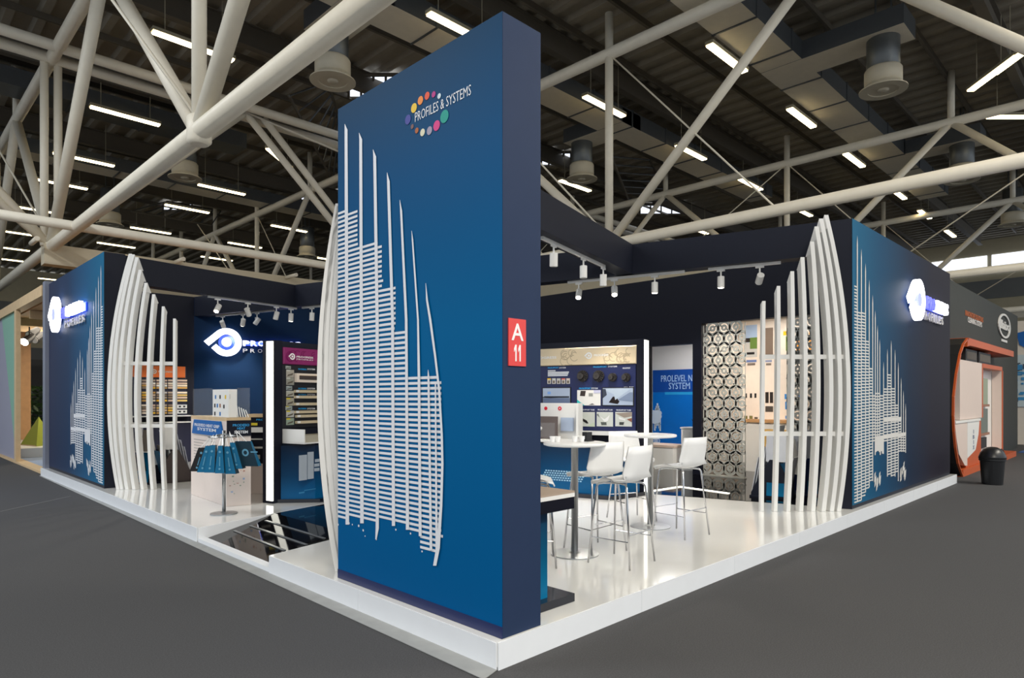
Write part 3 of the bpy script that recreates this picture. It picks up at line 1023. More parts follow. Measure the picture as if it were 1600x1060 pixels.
lit_sign(F_G, .74, 3.08, .345, 1.11, 2.50, 3.00, 3.135, 2.84, 2.935, 'glowing round emblem sign on the blue inner wall of the left room', 8)
a_, z_ = F_L.at(86.5, 492, .10); t0_, _ = F_L.at(96, 480, .10); t1_, _ = F_L.at(126.5, 478, .10)
lit_sign(F_L, a_, z_, .36, t0_, t1_, z_ - .13, z_ + .07, z_ - .31, z_ - .17, 'glowing round emblem sign on the outer left wall', 2)
a_, z_ = F_R.at(1433.5, 469, .10); t0_, _ = F_R.at(1447, 475, .10); t1_, _ = F_R.at(1480.5, 480, .10)
lit_sign(F_R, a_, z_, .345, t0_, t1_, z_ - .08, z_ + .13, z_ - .26, z_ - .11, 'glowing round emblem sign on the outer right wall', 3)

# ------------------------------------------------------------------ track lighting
def track(pa, pb, heads, label, zr=BZ0):
    pa, pb = Vector((pa.x, pa.y, zr)), Vector((pb.x, pb.y, zr))
    rt = thing('lighting_track', pa, label, 'track light', 'tracks of small white spotlights')
    d = (pb - pa).normalized(); sd = d.cross(Vector((0, 0, 1)))
    m = MB(); m.obox(pa - sd * .02 - Vector((0, 0, .04)), pb - pa, sd * .04, (0, 0, .04)); m.build('rail', [white_paint], rt)
    for t, aim, on in heads:
        p = pa.lerp(pb, t) - Vector((0, 0, .04))
        m = MB(); m.obox(p - d * .06 - sd * .015 - Vector((0, 0, .03)), d * .12, sd * .03, (0, 0, .03)); m.tube(p - Vector((0, 0, .03)), p - Vector((0, 0, .12)), .012, 8); m.tube(p + sd * .045 - Vector((0, 0, .11)), p + sd * .045 - Vector((0, 0, .2)), .009, 6); m.tube(p - Vector((0, 0, .115)), p + sd * .05 - Vector((0, 0, .115)), .01, 6)
        st = m.build('stem', [white_paint], rt)
        aim = Vector(aim).normalized()
        c = p - Vector((0, 0, .19)) - sd * .0
        m = MB(); m.path([c - aim * .085, c - aim * .08, c + aim * .085, c + aim * .09], [.045, .052, .052, .046], 16); hd = m.build('spotlight', [white_paint], rt, smooth=False)
        m = MB(); m.path([c + aim * .0905, c + aim * .093], [.042, .042], 14); m.build('lens', [spot_glow if on else spot_off], hd)
        l = lamp('spot_lamp', 'SPOT', c + aim * .11, 150 if on in (True, False) else on, (1, .93, .82), c + aim * 2, spot=math.radians(75 if on in (True, False) else 52), blend=.7, radius=.05)
        l.parent = rt; l.location = l.location - W[rt]
    return rt


FAB = Frame(A_, Bp - A_, (E2.x * -1, E2.y * -1)); FCE = Frame(Cp, (Cp - Ep), -E1); FTD = Frame((TX1, 1.60), Dp - Vector((TX1, 1.60, 0)), -E2)


def on_beam(fr, px, py):
    a, z = fr.at(px, py, -.14)
    return fr.P(a, BZ0, -.14)


track(on_beam(FAB, 320, 459), on_beam(FAB, 453, 480), [(.10, (-.5, -.4, -.8), True), (.42, (.5, .4, -.8), False), (.75, (-.1, .3, -.95), False), (.93, (0, .1, -1), True)], 'white spotlight track under the left entrance beam with four lamps')
track(on_beam(FCE, 340, 493), on_beam(FCE, 430, 484), [(.12, (.5, .5, -.8), False), (.48, (.05, .5, -.9), True), (.72, (-.4, .4, -.8), False)], 'white spotlight track farther back in front of the blue emblem wall')
track(on_beam(FCE, 474, 481), on_beam(FCE, 512, 477), [(.4, (.0, .1, -1), False)], 'short white spotlight track peeping out beside the tower fins')
track(on_beam(FTD, 846, 370), on_beam(FTD, 943, 415), [(.16, (.1, .1, -1), False), (.62, (.0, .0, -1), False), (.98, (.1, .1, -1), False)], 'white spotlight track on the beam that joins the tower')
track(on_beam(FCE, 888, 440), on_beam(FCE, 1070, 424), [(.10, (-.5, -.3, -.8), True), (.42, (-.45, -.35, -.8), True), (.76, (0, .0, -1), True)], 'white spotlight track above the beige display cabinet')
track(on_beam(FCE, 1107, 418), on_beam(FCE, 1220, 407), [(.18, (0, 0, -1), True), (.72, (.68, .51, -.52), 520)], 'white spotlight track nearest the right fin screen')

# ------------------------------------------------------------------ cabinets
def cabinet_shell(fr, a0, a1, z1, depth, led_side, label, cat='display cabinet'):
    rt = thing('display_cabinet', fr.P((a0 + a1) / 2, PZ), label, cat)
    m = MB(); m.fbox(fr, a0, a1, PZ, z1, -depth, -.03); m.build('carcass', [navy], rt)
    return rt


def swirl(mb, fr, a0, a1, z0, z1, o, mi=0, n=9, seed=1):
    rn = random.Random(seed)
    for k in range(n):
        a = rn.uniform(a0 + .1, a1 - .1); z = rn.uniform(z0 + .07, z1 - .07); r = rn.uniform(.04, .085)
        mb.annulus(fr.P(a, z, o), fr.d, (0, 0, 1), r, r - .012, fr.n * .001, 14, mi, rn.uniform(0, 2), rn.uniform(4.6, 6.2))


# right cabinet -----------------------------------------------------------
fr = F_CR
cr = cabinet_shell(fr, -2.5, -.262, 2.64, .19, 1, 'long navy display cabinet with a beige header behind the bar tables')
m = MB(); m.bbox(fr, -2.5, -.382, 2.25, 2.54, -.03, .03); hd = m.build('header_panel', [beige], cr)
m = MB(); swirl(m, fr, -1.75, -1.35, 2.25, 2.54, .031, n=8, seed=3); swirl(m, fr, -1.0, -.4, 2.25, 2.54, .031, n=12, seed=5); tag(m.build('swirl_print', [beige_line], hd), kind='stuff')
m = MB(); emblem(m, fr, -1.19, 2.40, .055, .031, .003, 0, 0); add_text(m, fr, 'PROGRESS', -1.10, -.85, 2.385, 2.42, .031, .002, .02); add_text(m, fr, 'PROGRESS', -2.2, -1.78, 2.37, 2.41, .031, .002, .02); m.build('lettering', [white_plastic], hd)
m = MB(); m.fbox(fr, -2.5, -.40, 1.17, 2.245, -.03, .0); bp_ = m.build('back_panel', [mat('deep_blue_panel', (20, 30, 78), .4, noise=.06)], cr)
m = MB(); m.fbox(fr, -.258, -.243, PZ + .03, 2.62, -.17, .015); m.build('light_column', [led], cr)
m = MB(); m.fbox(fr, -.38, -.259, PZ, 2.64, -.03, .02); m.fbox(fr, -.261, -.240, PZ, PZ + .03, -.19, .02); m.build('end_panel', [navy_dark], cr)
# round deck pedestals on the panel
for px, py, r in ((911, 588, .095), (936, 588, .095), (958, 590, .07), (979, 590, .07)):
    a, z = fr.at(px, py)
    m = MB()
    m.disc(fr.P(a, z, .0), fr.d, (0, 0, 1), r, fr.n * .03, 24); m.disc(fr.P(a - .02, z, .03), fr.d, (0, 0, 1), r * .55, fr.n * .05, 20)
    for k in range(16):
        an = 2 * math.pi * k / 16
        u = fr.d * math.cos(an) + Vector((0, 0, math.sin(an))); t = fr.n.cross(u)
        m.obox(fr.P(a, z, .03) + u * r * .55 - t * .004, u * r * .42, t * .008, fr.n * .025)
    o = m.build('pedestal_sample', [mat('dark_rubber', (52, 48, 46), .5, noise=.1)], cr)
    m = MB(); m.disc(fr.P(a - .02, z, .081), fr.d, (0, 0, 1), r * .12, fr.n * .004, 10); m.build('screw', [black_matt], o)


def px_rect(mb, fr, x0, y0, x1, y1, o0, o1, mi=0):
    a0, z1 = fr.at(x0, y0); a1, z0 = fr.at(x1, y1)
    z0 = fr.at(x1, y1)[1]
    mb.fbox(fr, a0, a1, z0, z1, o0, o1, mi)
    return a0, a1, z0, z1


def picture(fr, x0, y0, x1, y1, parent, name, rgb, bits, frame=None, o=.0):
    m = MB()
    if frame:
        px_rect(m, fr, x0 - 1.4, y0 - 1.4, x1 + 1.4, y1 + 1.4, o, o + .012, 1)
        o += .012
    a0, a1, z0, z1 = px_rect(m, fr, x0, y0, x1, y1, o, o + .006)
    ob = m.build(name, [pal(rgb) if isinstance(rgb, tuple) else rgb, black_matt], parent)
    by = {}
    for poly, c in bits:
        by.setdefault(c, []).append(poly)
    m = MB(); ms = []
    lv = 0
    for c, polys in by.items():
        lv += 1
        for poly in polys:
            face_poly(m, fr, [(a0 + u * (a1 - a0), z0 + v * (z1 - z0)) for u, v in poly], o + .006 + .0012 * lv, len(ms))
        ms.append(pal(c))
    if ms:
        m.build('print', ms, ob)
    return ob


R_ = lambda a, b, c, d: [(a, b), (c, b), (c, d), (a, d)]
scr = [(R_(0, 0, 1, .38), (108, 122, 152)), (R_(.05, .4, .98, .5), (60, 64, 74)), ([(.0, .4), (.3, .38), (.9, .42), (.9, .46), (.0, .46)], (44, 48, 56)), (R_(.18, .62, .3, .78), (130, 170, 230))]
picture(fr, 849, 607, 891, 632, cr, 'screen', screen_grey, scr, True)
picture(fr, 902, 610, 938.5, 634, cr, 'photo_panel', (228, 226, 222), [([(0, 0), (.33, 0), (0, .38)], (60, 190, 190)), ([(.12, .62), (.34, .6), (.38, .95), (.16, .96)], (60, 52, 50)), (R_(.5, .6, .68, .8), (150, 150, 146)), ([(.5, .04), (.76, .06), (.66, .14)], (90, 90, 88)), (R_(.72, .8, 1, 1), (190, 190, 214))])
picture(fr, 942.5, 607, 989.5, 633.5, cr, 'screen', screen_grey, [([(.2, .15), (.5, .06), (.56, .2), (.45, .5), (.34, .5)], (34, 26, 26)), ([(.0, .95), (.6, .98), (.95, .98), (.42, .3), (.38, .62)], (176, 190, 206)), ([(.0, .4), (.14, .6), (.1, .95), (0, .96)], (60, 66, 80)), ([(.5, .3), (.9, .75), (1, .75), (1, .2)], (120, 134, 160))], True)
for x0, x1, bits in ((904.5, 929.5, [([(.05, .66), (.5, .42), (.62, .22), (.5, .2), (.04, .5)], (40, 38, 38)), ([(.6, .1), (1, .3), (1, 0), (.6, 0)], (200, 212, 190))]), (932.5, 958, [([(.2, .7), (.5, .5), (.8, .8), (.7, .4), (.5, .3)], (236, 236, 236)), ([(.25, .3), (.6, .3), (.62, .1), (.3, .08)], (90, 96, 92)), ([(.0, .8), (.1, .9), (.2, .6)], (120, 124, 122))]), (961.5, 987.5, [([(0, .9), (1, 1), (1, .7), (.55, .6)], (150, 138, 128)), ([(.2, .66), (.6, .5), (.62, .4), (.25, .5)], (236, 236, 236)), ([(.25, .3), (.55, .3), (.5, .1), (.25, .1)], (70, 74, 72)), ([(.7, .5), (1, .6), (1, .3)], (140, 92, 76))])):
    picture(fr, x0, 644, x1, 667, cr, 'photo_panel', (206, 210, 204), bits)
m = MB()
for txt, x0, y0, x1, y1 in (('PROSUPPORT', 927, 572.5, 948, 575), ('PROSUPPORT', 856, 574, 873, 576), ('PROSUPPORT', 905, 606, 923, 608)):
    a0, z1 = fr.at(x0, y0); a1, z0 = fr.at(x1, y1); add_text(m, fr, txt, a0, a1, z1 - .026, z1, .001, .002, .02)
m.build('lettering', [cyan], cr)
m = MB()
for txt, x0, y0, x1 in (('SYSTEM', 950, 572, 964), ('SYSTEM', 874, 574, 884), ('SYSTEM', 924, 606, 934), ('PROSUPPORT TUBE', 906, 639.5, 929), ('PROSUPPORT SLIM', 934, 639.5, 957), ('PROSUPPORT TUBE', 963, 640, 986), ('PROSUPPORT', 973, 574.5, 985), ('MINI   TUBE', 975, 604.5, 990)):
    a0, z1 = fr.at(x0, y0); a1 = fr.at(x1, y0)[0]; add_text(m, fr, txt, a0, a1, z1 - .024, z1, .001, .002, .012)
for k, y in enumerate((579, 581.5, 584, 586.5)):
    px_rect(m, fr, 856, y, 868 if k == 0 else 890 - k, y + 1.3, .001, .002)
m.build('lettering', [white_print], cr)
for k, c in enumerate(((236, 190, 60), (210, 210, 206), (198, 196, 190), (220, 110, 100), (222, 200, 190))):
    picture(fr, 855.5 + 7.4 * k, 591.5, 861 + 7.4 * k, 600, cr, 'photo_panel', (222, 216, 208), [(R_(.2, .1, .8, .6), (120, 110, 100)), (R_(.0, .75, 1, 1), c)])
# counter and lower body
m = MB(); m.fbox(fr, -2.5, -.382, 1.10, 1.165, -.03, .08); m.fbox(fr, -.41, -.382, .90, 1.165, .0, .62); m.fbox(fr, -2.5, -1.20, 1.00, 1.03, .08, .66); m.fbox(fr, -2.5, -.382, .90, .925, .08, .62); m.fbox(fr, -1.2, -1.17, .925, 1.10, .08, .60); m.build('counter', [white_paint], cr)
m = MB(); m.fbox(fr, -1.17, -.42, .926, .96, .1, .58); m.build('tile_sample', [pal((186, 180, 168))], cr)
m = MB(); m.prism([fr.P(-2.5, PZ + .06, .66), fr.P(-.52, PZ + .06, .66), fr.P(-.32, PZ + .06, .05), fr.P(-2.5, PZ + .06, .05)], (0, 0, .74)); m.build('lower_body', [cab_blue], cr)
m = MB(); m.prism([fr.P(-2.5, PZ, .78), fr.P(-.48, PZ, .78), fr.P(-.22, PZ, .04), fr.P(-2.5, PZ, .04)], (0, 0, .06)); m.build('plinth', [black_gloss], cr)
m = MB(); m.fbox(fr, -2.5, -.46, .82, .895, .05, .63); m.build('apron', [black_gloss], cr)
m = MB()
for i in range(16):
    for j in range(5):
        a = -1.75 + i * .045 + j * .02; z = .40 + j * .035
        m.fbox(fr, a, a + .03, z, z + .02, .661, .663)
m.build('city_print', [pal((150, 190, 214))], cr)
# white tap exhibit on the counter, left end
ex = thing('exhibit_stand', fr.P(-1.7, 1.03, .3), 'white exhibit board with red symbols on the left end of the counter', 'exhibit')
m = MB(); m.fbox(fr, -2.5, -1.26, 1.03, 1.62, .12, .15); m.fbox(fr, -1.30, -1.26, 1.03, 1.62, .15, .3); m.build('board', [white_paint], ex)
m = MB(); m.fbox(fr, -2.2, -1.62, 1.03, 1.40, .30, .33); m.build('dark_panel', [pal((98, 88, 86))], ex)
m = MB(); m.fbox(fr, -1.62, -1.40, 1.16, 1.38, .16, .20); m.build('small_screen', [screen_grey], ex)
m = MB(); m.disc(fr.P(-1.92, 1.53, .151), fr.d, (0, 0, 1), .03, fr.n * .004, 14); m.annulus(fr.P(-1.66, 1.53, .151), fr.d, (0, 0, 1), .034, .014, fr.n * .004, 14); m.build('red_symbol', [pal((214, 40, 60))], ex)
m = MB(); m.tube(fr.P(-1.93, 1.2, .33), fr.P(-1.93, 1.2, .38), .035, 14); m.tube(fr.P(-1.93, 1.03, .36), fr.P(-1.93, 1.19, .36), .012, 8); m.build('tap', [white_plastic], ex)
m = MB(); m.fbox(fr, -2.2, -1.62, 1.06, 1.30, .42, .428); m.build('clear_guard', [glass_m], ex)

# left cabinet -------------------------------------------------------------
fr = F_CL
cl = cabinet_shell(fr, .004, 2.3, 2.545, .20, -1, 'navy display cabinet with a plum header beside the black entrance floor')
m = MB(); m.bbox(fr, .165, 1.9, 2.205, 2.455, -.03, .03); hd = m.build('header_panel', [plum], cl)
m = MB(); swirl(m, fr, .17, .9, 2.205, 2.455, .031, n=12, seed=9); tag(m.build('swirl_print', [pal((112, 22, 82))], hd), kind='stuff')
m = MB(); a, z = fr.at(454.5, 557.5); emblem(m, fr, a, z, .05, .031, .003, 0, 0); a0 = fr.at(461, 558)[0]; a1 = fr.at(487, 558)[0]
add_text(m, fr, 'PROGRESS', a0, a1, z - .012, z + .016, .031, .003, .02); add_text(m, fr, 'PROFILES', a0, a1, z - .045, z - .026, .031, .003, .0); m.build('lettering', [white_plastic], hd)
m = MB(); m.fbox(fr, .16, 2.3, 1.26, 2.2, -.03, 0); m.build('back_panel', [mat('black_panel', (22, 24, 32), .4, noise=.06)], cl)
m = MB(); m.fbox(fr, -.016, .002, PZ + .035, 2.53, -.13, .0); m.build('light_column', [led], cl)
m = MB(); m.fbox(fr, -.02, .003, PZ, 2.54, -.20, -.132); m.fbox(fr, .004, .155, PZ, 2.545, -.03, .012); m.fbox(fr, -.02, .003, PZ, PZ + .033, -.131, .012); m.build('end_panel', [navy_dark], cl)
for (x0, y0, x1, y1) in ((460, 583.5, 496, 598.5),):
    m = MB(); a0, a1, z0, z1 = px_rect(m, fr, x0, y0, x1 + 4, y1, .0, .05); o = m.build('framed_sample', [poster_cream], cl)
    m = MB(); m.fbox(fr, a0 + .05, a1, z0 + .04, z0 + .10, .051, .056); m.build('slot', [brown_board], o)
    m = MB(); m.fbox(fr, a0 + .05, a1 - .06, z0 + .10, z1 - .03, .051, .058); m.build('tile', [pal((206, 178, 140))], o)
for y in (612, 621, 632, 644.5, 651, 660.5):
    a0, z = fr.at(459 if y < 645 else 461, y); a1 = fr.at(505, y)[0]
    m = MB(); m.fbox(fr, a0, a1, z - .018, z + .022, .0, .06); o = m.build('profile_strip', [pal((206, 190, 160))], cl)
    m = MB(); m.fbox(fr, a0 - .01, a0 + .045, z - .01, z + .02, .06, .068); m.build('end_cap', [white_plastic], o)
m = MB()
for y in (577, 607.5, 617, 639):
    a0, z = fr.at(466, y); a1 = fr.at(479, y)[0]; add_text(m, fr, 'PROTERMINAL', a0, a1, z - .012, z + .012, .001, .002, .02)
m.build('lettering', [cyan], cl)
m = MB()
for y in (577, 607.5, 617, 639):
    a0, z = fr.at(480, y); a1 = fr.at(492, y)[0]; add_text(m, fr, 'SYSTEM', a0, a1, z - .012, z + .012, .001, .002, .015)
m.build('lettering', [white_print], cl)
for x0, y0, x1, y1, c in ((446, 572, 454, 577, (150, 160, 156)), (447, 578, 459, 590, (172, 166, 156)), (447, 590, 459, 602, (150, 150, 140)), (447, 603.5, 456, 610, (152, 164, 166)), (447, 611, 459, 620, (180, 178, 166)), (447, 622, 459, 634, (168, 164, 148)), (446, 635, 456, 641, (160, 172, 172)), (447, 642, 459, 652, (190, 190, 186)), (447, 654, 459, 664, (150, 166, 150))):
    picture(fr, x0, y0, x1, y1, cl, 'leaflet', c, [([(.1, .1), (.8, .3), (.9, .6), (.2, .35)], (96, 90, 80)), (R_(0, .8, .5, 1), (216, 196, 60) if y0 > 620 else (196, 198, 190))])
m = MB(); m.fbox(fr, .165, .185, 1.05, 1.25, .0, .45); m.fbox(fr, .165, 2.3, 1.04, 1.06, .0, .45); m.build('shelf_tray', [white_paint], cl)
m = MB(); m.prism([fr.P(.2, 1.06, .40), fr.P(.75, 1.06, .44), fr.P(2.3, 1.06, .44), fr.P(2.3, 1.06, .1), fr.P(.2, 1.06, .1)], (0, 0, .10)); m.build('tile_sample', [pal((172, 166, 150))], cl)
m = MB(); m.prism([fr.P(.12, PZ + .05, .02), fr.P(.40, PZ + .05, .42), fr.P(2.3, PZ + .05, .42), fr.P(2.3, PZ + .05, .02)], (0, 0, .78)); m.build('lower_body', [cab_blue], cl)
m = MB(); m.prism([fr.P(.06, PZ, .02), fr.P(.40, PZ, .52), fr.P(2.3, PZ, .52), fr.P(2.3, PZ, .02)], (0, 0, .05)); m.build('plinth', [black_gloss], cl)
m = MB(); m.prism([fr.P(.14, .96, .02), fr.P(.42, .96, .40), fr.P(2.3, .96, .40), fr.P(2.3, .96, .02)], (0, 0, .08)); m.build('apron', [black_gloss], cl)
m = MB()
for x0, y0, x1, y1 in ((467, 712, 479.5, 750), (480.5, 707, 490, 748), (492, 718, 499, 722), (491, 725, 499, 729), (491, 732, 499, 736)):
    a0, z1 = fr.at(x0, y0, .421); a1, z0 = fr.at(x1, y1, .421); m.fbox(fr, a0, a1, z0, z1, .421, .424)
m.build('city_print', [pal((168, 178, 190))], cl)
m = MB(); a0, z = fr.at(467, 772, .421); m.fbox(fr, a0, a0 + .1, z, z + .02, .421, .424); m.fbox(fr, a0 + .1, a0 + .32, z + .03, z + .04, .421, .424); m.build('small_print', [pal((60, 130, 176))], cl)

# counter attached behind the tower -----------------------------------------
ct = thing('info_counter', (TX1 + .02, 1.0, PZ), 'dark teal counter standing against the back of the tower', 'counter')
pt_ = G(898, 940, PZ)
m = MB(); m.box(TX1 + .005, .985, .185, 1.9, PZ, PZ + .06); m.build('plinth', [black_gloss], ct)
m = MB(); m.box(TX1 + .005, .76, .26, 1.85, PZ + .06, PZ + .70); m.build('body', [teal_print], ct)
m = MB(); m.box(TX1 + .005, .985, .19, 1.9, PZ + .70, PZ + .79); m.build('apron', [black_gloss], ct)
m = MB(); m.box(TX1 + .005, .985, .185, 1.9, PZ + .79, PZ + .82); m.build('white_edge', [white_paint], ct)
m = MB(); m.box(TX1 + .005, .985, .185, 1.9, PZ + .82, PZ + .835); m.build('worktop', [pal((170, 152, 136))], ct)

# ------------------------------------------------------------------ left room: sample wall, heat display, bags, literature
fr = F_K
sb = thing('sample_board', fr.P(2.1, 1.3), 'sample board with an orange header on the dark wall behind the fins', 'sample board')
m = MB(); m.fbox(fr, .9, 2.80, 1.28, 2.45, .0, .06); m.build('back_panel', [mat('board_navy', (20, 24, 54), .45, noise=.05)], sb)
m = MB(); m.bbox(fr, .9, 2.763, 2.185, 2.455, .06, .11); hd = m.build('header_panel', [orange], sb)
a, z = fr.at(238.5, 581); m = MB(); emblem(m, fr, a, z, .055, .112, .003, 0, 0); a0 = fr.at(245, 581)[0]; a1 = fr.at(267, 581)[0]; add_text(m, fr, 'PROGRESS', a0, a1, z - .02, z + .02, .112, .003, .02); m.build('lettering', [poster_cream], hd)
colr = [(232, 220, 200), (206, 160, 90), (238, 190, 60), (180, 164, 148), (214, 190, 170), (240, 238, 232), (150, 130, 112), (226, 196, 120)]
rn = random.Random(4)
for ci, (x0, x1) in enumerate(((221, 228), (233, 242), (244, 260), (262, 272), (276, 291.5))):
    for y in (595, 599.5, 603, 606.5, 614, 618, 622, 626.5, 634, 638, 642, 646):
        a0, z = fr.at(x0, y, .06); a1 = fr.at(x1, y, .06)[0]
        if ci == 4 and y > 630:
            if y in (634, 642):
                m = MB(); m.fbox(fr, a0, a1, z - .07, z + .02, .06, .09); o = m.build('socket_plate', [white_plastic], sb)
                m = MB()
                for q in (.28, .72):
                    m.fbox(fr, a0 + (a1 - a0) * q - .025, a0 + (a1 - a0) * q + .025, z - .045, z - .005, .09, .093)
                m.build('hole', [black_matt], o)
            continue
        m = MB(); m.fbox(fr, a0, a1, z - .018, z + .024, .06, .10); m.build('profile_sample', [pal(rn.choice(colr))], sb)
m = MB(); m.fbox(fr, .9, 2.86, 1.26, 1.285, .0, .32); m.fbox(fr, .9, 2.86, 1.11, 1.135, .0, .34); m.build('shelf', [white_paint], sb)
m = MB(); m.fbox(fr, .9, 2.86, PZ, 1.11, .0, .25); m.build('lower_body', [MATS['board_navy']], sb)

# heat system display block
hc = G(354, 792, PZ); hc.z = 0; hl = G(297, 772, PZ); hl.z = 0; hr = G(392, 789, PZ); hr.z = 0
hl = hc + (hl - hc).normalized() * 1.6
F1 = Frame((hl.x, hl.y), hc - hl, (1, 0)); n1 = Vector((-(hc - hl).y, (hc - hl).x, 0)); n1 = n1 if n1.dot(CAM - hc) > 0 else -n1; F1.n = n1.normalized()
F2 = Frame((hc.x, hc.y), hr - hc, (1, 0)); n2 = Vector((-(hr - hc).y, (hr - hc).x, 0)); n2 = n2 if n2.dot(CAM - hc) > 0 else -n2; F2.n = n2.normalized()
L1 = (hc - hl).length; L2 = (hr - hc).length
hd_ = thing('heat_display', hc + Vector((0, 0, PZ)), 'white printed display block with blue and navy signs behind the bag stand', 'display block')
back = hl + (hr - hc)
m = MB(); m.prism([hl + Vector((0, 0, PZ)), hc + Vector((0, 0, PZ)), hr + Vector((0, 0, PZ)), back + Vector((0, 0, PZ))], (0, 0, 1.20)); m.build('body', [mat('concrete_print', (222, 208, 200), .4, noise=.10, scale=2.2)], hd_)
m = MB(); zt_ = PZ + 1.20; m.prism([hl + Vector((0, 0, zt_)), hc + Vector((0, 0, zt_)), hr + Vector((0, 0, zt_)), back + Vector((0, 0, zt_))], (0, 0, .05)); m.build('wooden_top', [wood], hd_)
a0, z1 = F1.at(304, 655.5); a1, z0 = F1.at(350, 683)
m = MB(); m.prism([F1.P(.12, z0, .005), F1.P(L1 - .08, z0, .005), F1.P(L1 - .20, z1, .005), F1.P(.22, z1, .005)], F1.n * .02); sg = m.build('trapezoid_sign', [pal((8, 92, 164))], hd_)
m = MB(); add_text(m, F1, 'PRODESO HEAT GRIP', .26, L1 - .22, z1 - .10, z1 - .055, .026, .002, .01); add_text(m, F1, 'SYSTEM', .40, L1 - .36, z1 - .16, z1 - .115, .026, .002, .01); m.build('lettering', [white_print], sg)
m = MB()
for k in range(11):
    m.fbox(F1, .15, .15 + rn.uniform(.3, L1 - .3), PZ + .88 - k * .045, PZ + .888 - k * .045, .002, .004)
m.build('small_print', [pal((150, 146, 144))], hd_)
a0, z1 = F2.at(354, 657.5); a1, z0 = F2.at(391, 681)
m = MB(); m.fbox(F2, .0, L2, z0, z1, .005, .03); sg = m.build('heat_sign', [navy_dark], hd_)
m = MB(); add_text(m, F2, 'PRODESO', L2 * .24, L2 * .92, z1 - .085, z1 - .05, .031, .002, .02); add_text(m, F2, 'HEAT', L2 * .42, L2 * .75, z1 - .13, z1 - .095, .031, .002, .02); m.build('lettering', [cyan], sg)
m = MB(); add_text(m, F2, 'SYSTEM', L2 * .30, L2 * .86, z1 - .185, z1 - .145, .031, .002, .03); m.build('lettering', [white_print], sg)
m = MB()
for k in range(26):
    a = rn.uniform(.02, L2 - .05); z = rn.uniform(PZ + .15, PZ + .95); m.fbox(F2, a, a + rn.uniform(.008, .03), z, z + rn.uniform(.006, .03), .002, .004, rn.randrange(3))
m.build('plan_print', [pal((190, 150, 136)), pal((150, 166, 150)), pal((160, 180, 210))], hd_)
# acrylic case and boards on the block
ac = thing('acrylic_case', hc + Vector((0, 0, zt_ + .053)), 'clear acrylic case with white sample boards on top of the display block', 'display case')
za = zt_ + .053
m = MB(); m.fbox(F1, .02, L1 * .58, za, za + .42, -.03, -.022); m.build('clear_panel', [glass_m], ac)
m = MB(); m.fbox(F2, L2 * .45, L2 - .01, za, za + .42, -.03, -.022); m.build('clear_panel', [glass_m], ac)
m = MB(); m.fbox(F1, L1 * .58, L1 - .02, za - .0, za + .40, -.05, -.03); bd = m.build('pictogram_board', [white_paint], ac)
m = MB()
for k, (u, v, c) in enumerate(((.2, .8, 0), (.5, .8, 1), (.85, .8, 2), (.15, .45, 1), (.32, .45, 0), (.5, .45, 3), (.75, .42, 1), (.5, .12, 0), (.15, .12, 1))):
    a = L1 * .58 + u * (L1 * .40); z = za + v * .36; m.fbox(F1, a - .025, a + .025, z - .025, z + .03, -.03, -.027, c)
m.build('pictograms', [pal((30, 110, 180)), pal((40, 40, 44)), pal((220, 186, 40)), pal((150, 100, 70))], bd)
m = MB(); m.fbox(F2, .02, L2 * .45, za, za + .40, -.4, -.05); m.build('white_box', [white_paint], ac)
m = MB(); m.fbox(F2, .03, .05, za + .26, za + .33, -.049, -.045); m.build('switch', [black_matt], ac)
for k in range(5):
    m = MB(); m.tube(F2.P(L2 * .52 + k * .035, za, -.12), F2.P(L2 * .50 + k * .03, za + .16 - .015 * k, -.2), .008, 6); m.build('cable', [white_plastic], ac)

# second display unit, partly hidden by the cabinet
h2 = thing('rear_display', D(404, 775, 10.6), 'dark and white display unit half hidden between heat display and light column', 'display block')
pp = G(390, 772, PZ); W[h2] = pp; h2.location = pp
F3 = Frame((pp.x, pp.y), (R2, -R2), (-R2, -R2))
m = MB(); m.fbox(F3, -.05, .40, PZ, PZ + .48, -.3, 0); m.build('lower_panel', [MATS['concrete_print']], h2)
m = MB(); m.fbox(F3, -.05, .40, PZ + .48, PZ + .98, -.3, -.02); m.build('photo_block', [navy_dark], h2)
m = MB(); m.fbox(F3, -.05, .40, PZ + .98, PZ + 1.06, -.3, .03); m.build('counter_edge', [white_paint], h2)
m = MB(); m.fbox(F3, -.05, .40, PZ + 1.06, PZ + 1.22, -.3, -.02); m.build('sign_strip', [navy_dark], h2)
m = MB(); m.fbox(F3, .02, .12, PZ + 1.09, PZ + 1.13, -.019, -.012); m.build('yellow_tag', [pal((216, 196, 60))], h2)
m = MB(); add_text(m, F3, 'PRODESO', .10, .38, PZ + 1.165, PZ + 1.195, -.019, .003, .02); m.build('lettering', [cyan], h2)
m = MB(); m.fbox(F3, -.05, .40, PZ + 1.22, PZ + 1.27, -.3, .0); m.build('wooden_top', [wood], h2)
m = MB(); m.fbox(F3, .0, .16, PZ + .55, PZ + .62, -.019, -.012); m.fbox(F3, .0, .2, PZ + .72, PZ + .75, -.019, -.012); m.fbox(F3, .0, .2, PZ + .86, PZ + .88, -.019, -.012); m.build('small_print', [pal((196, 196, 190))], h2)

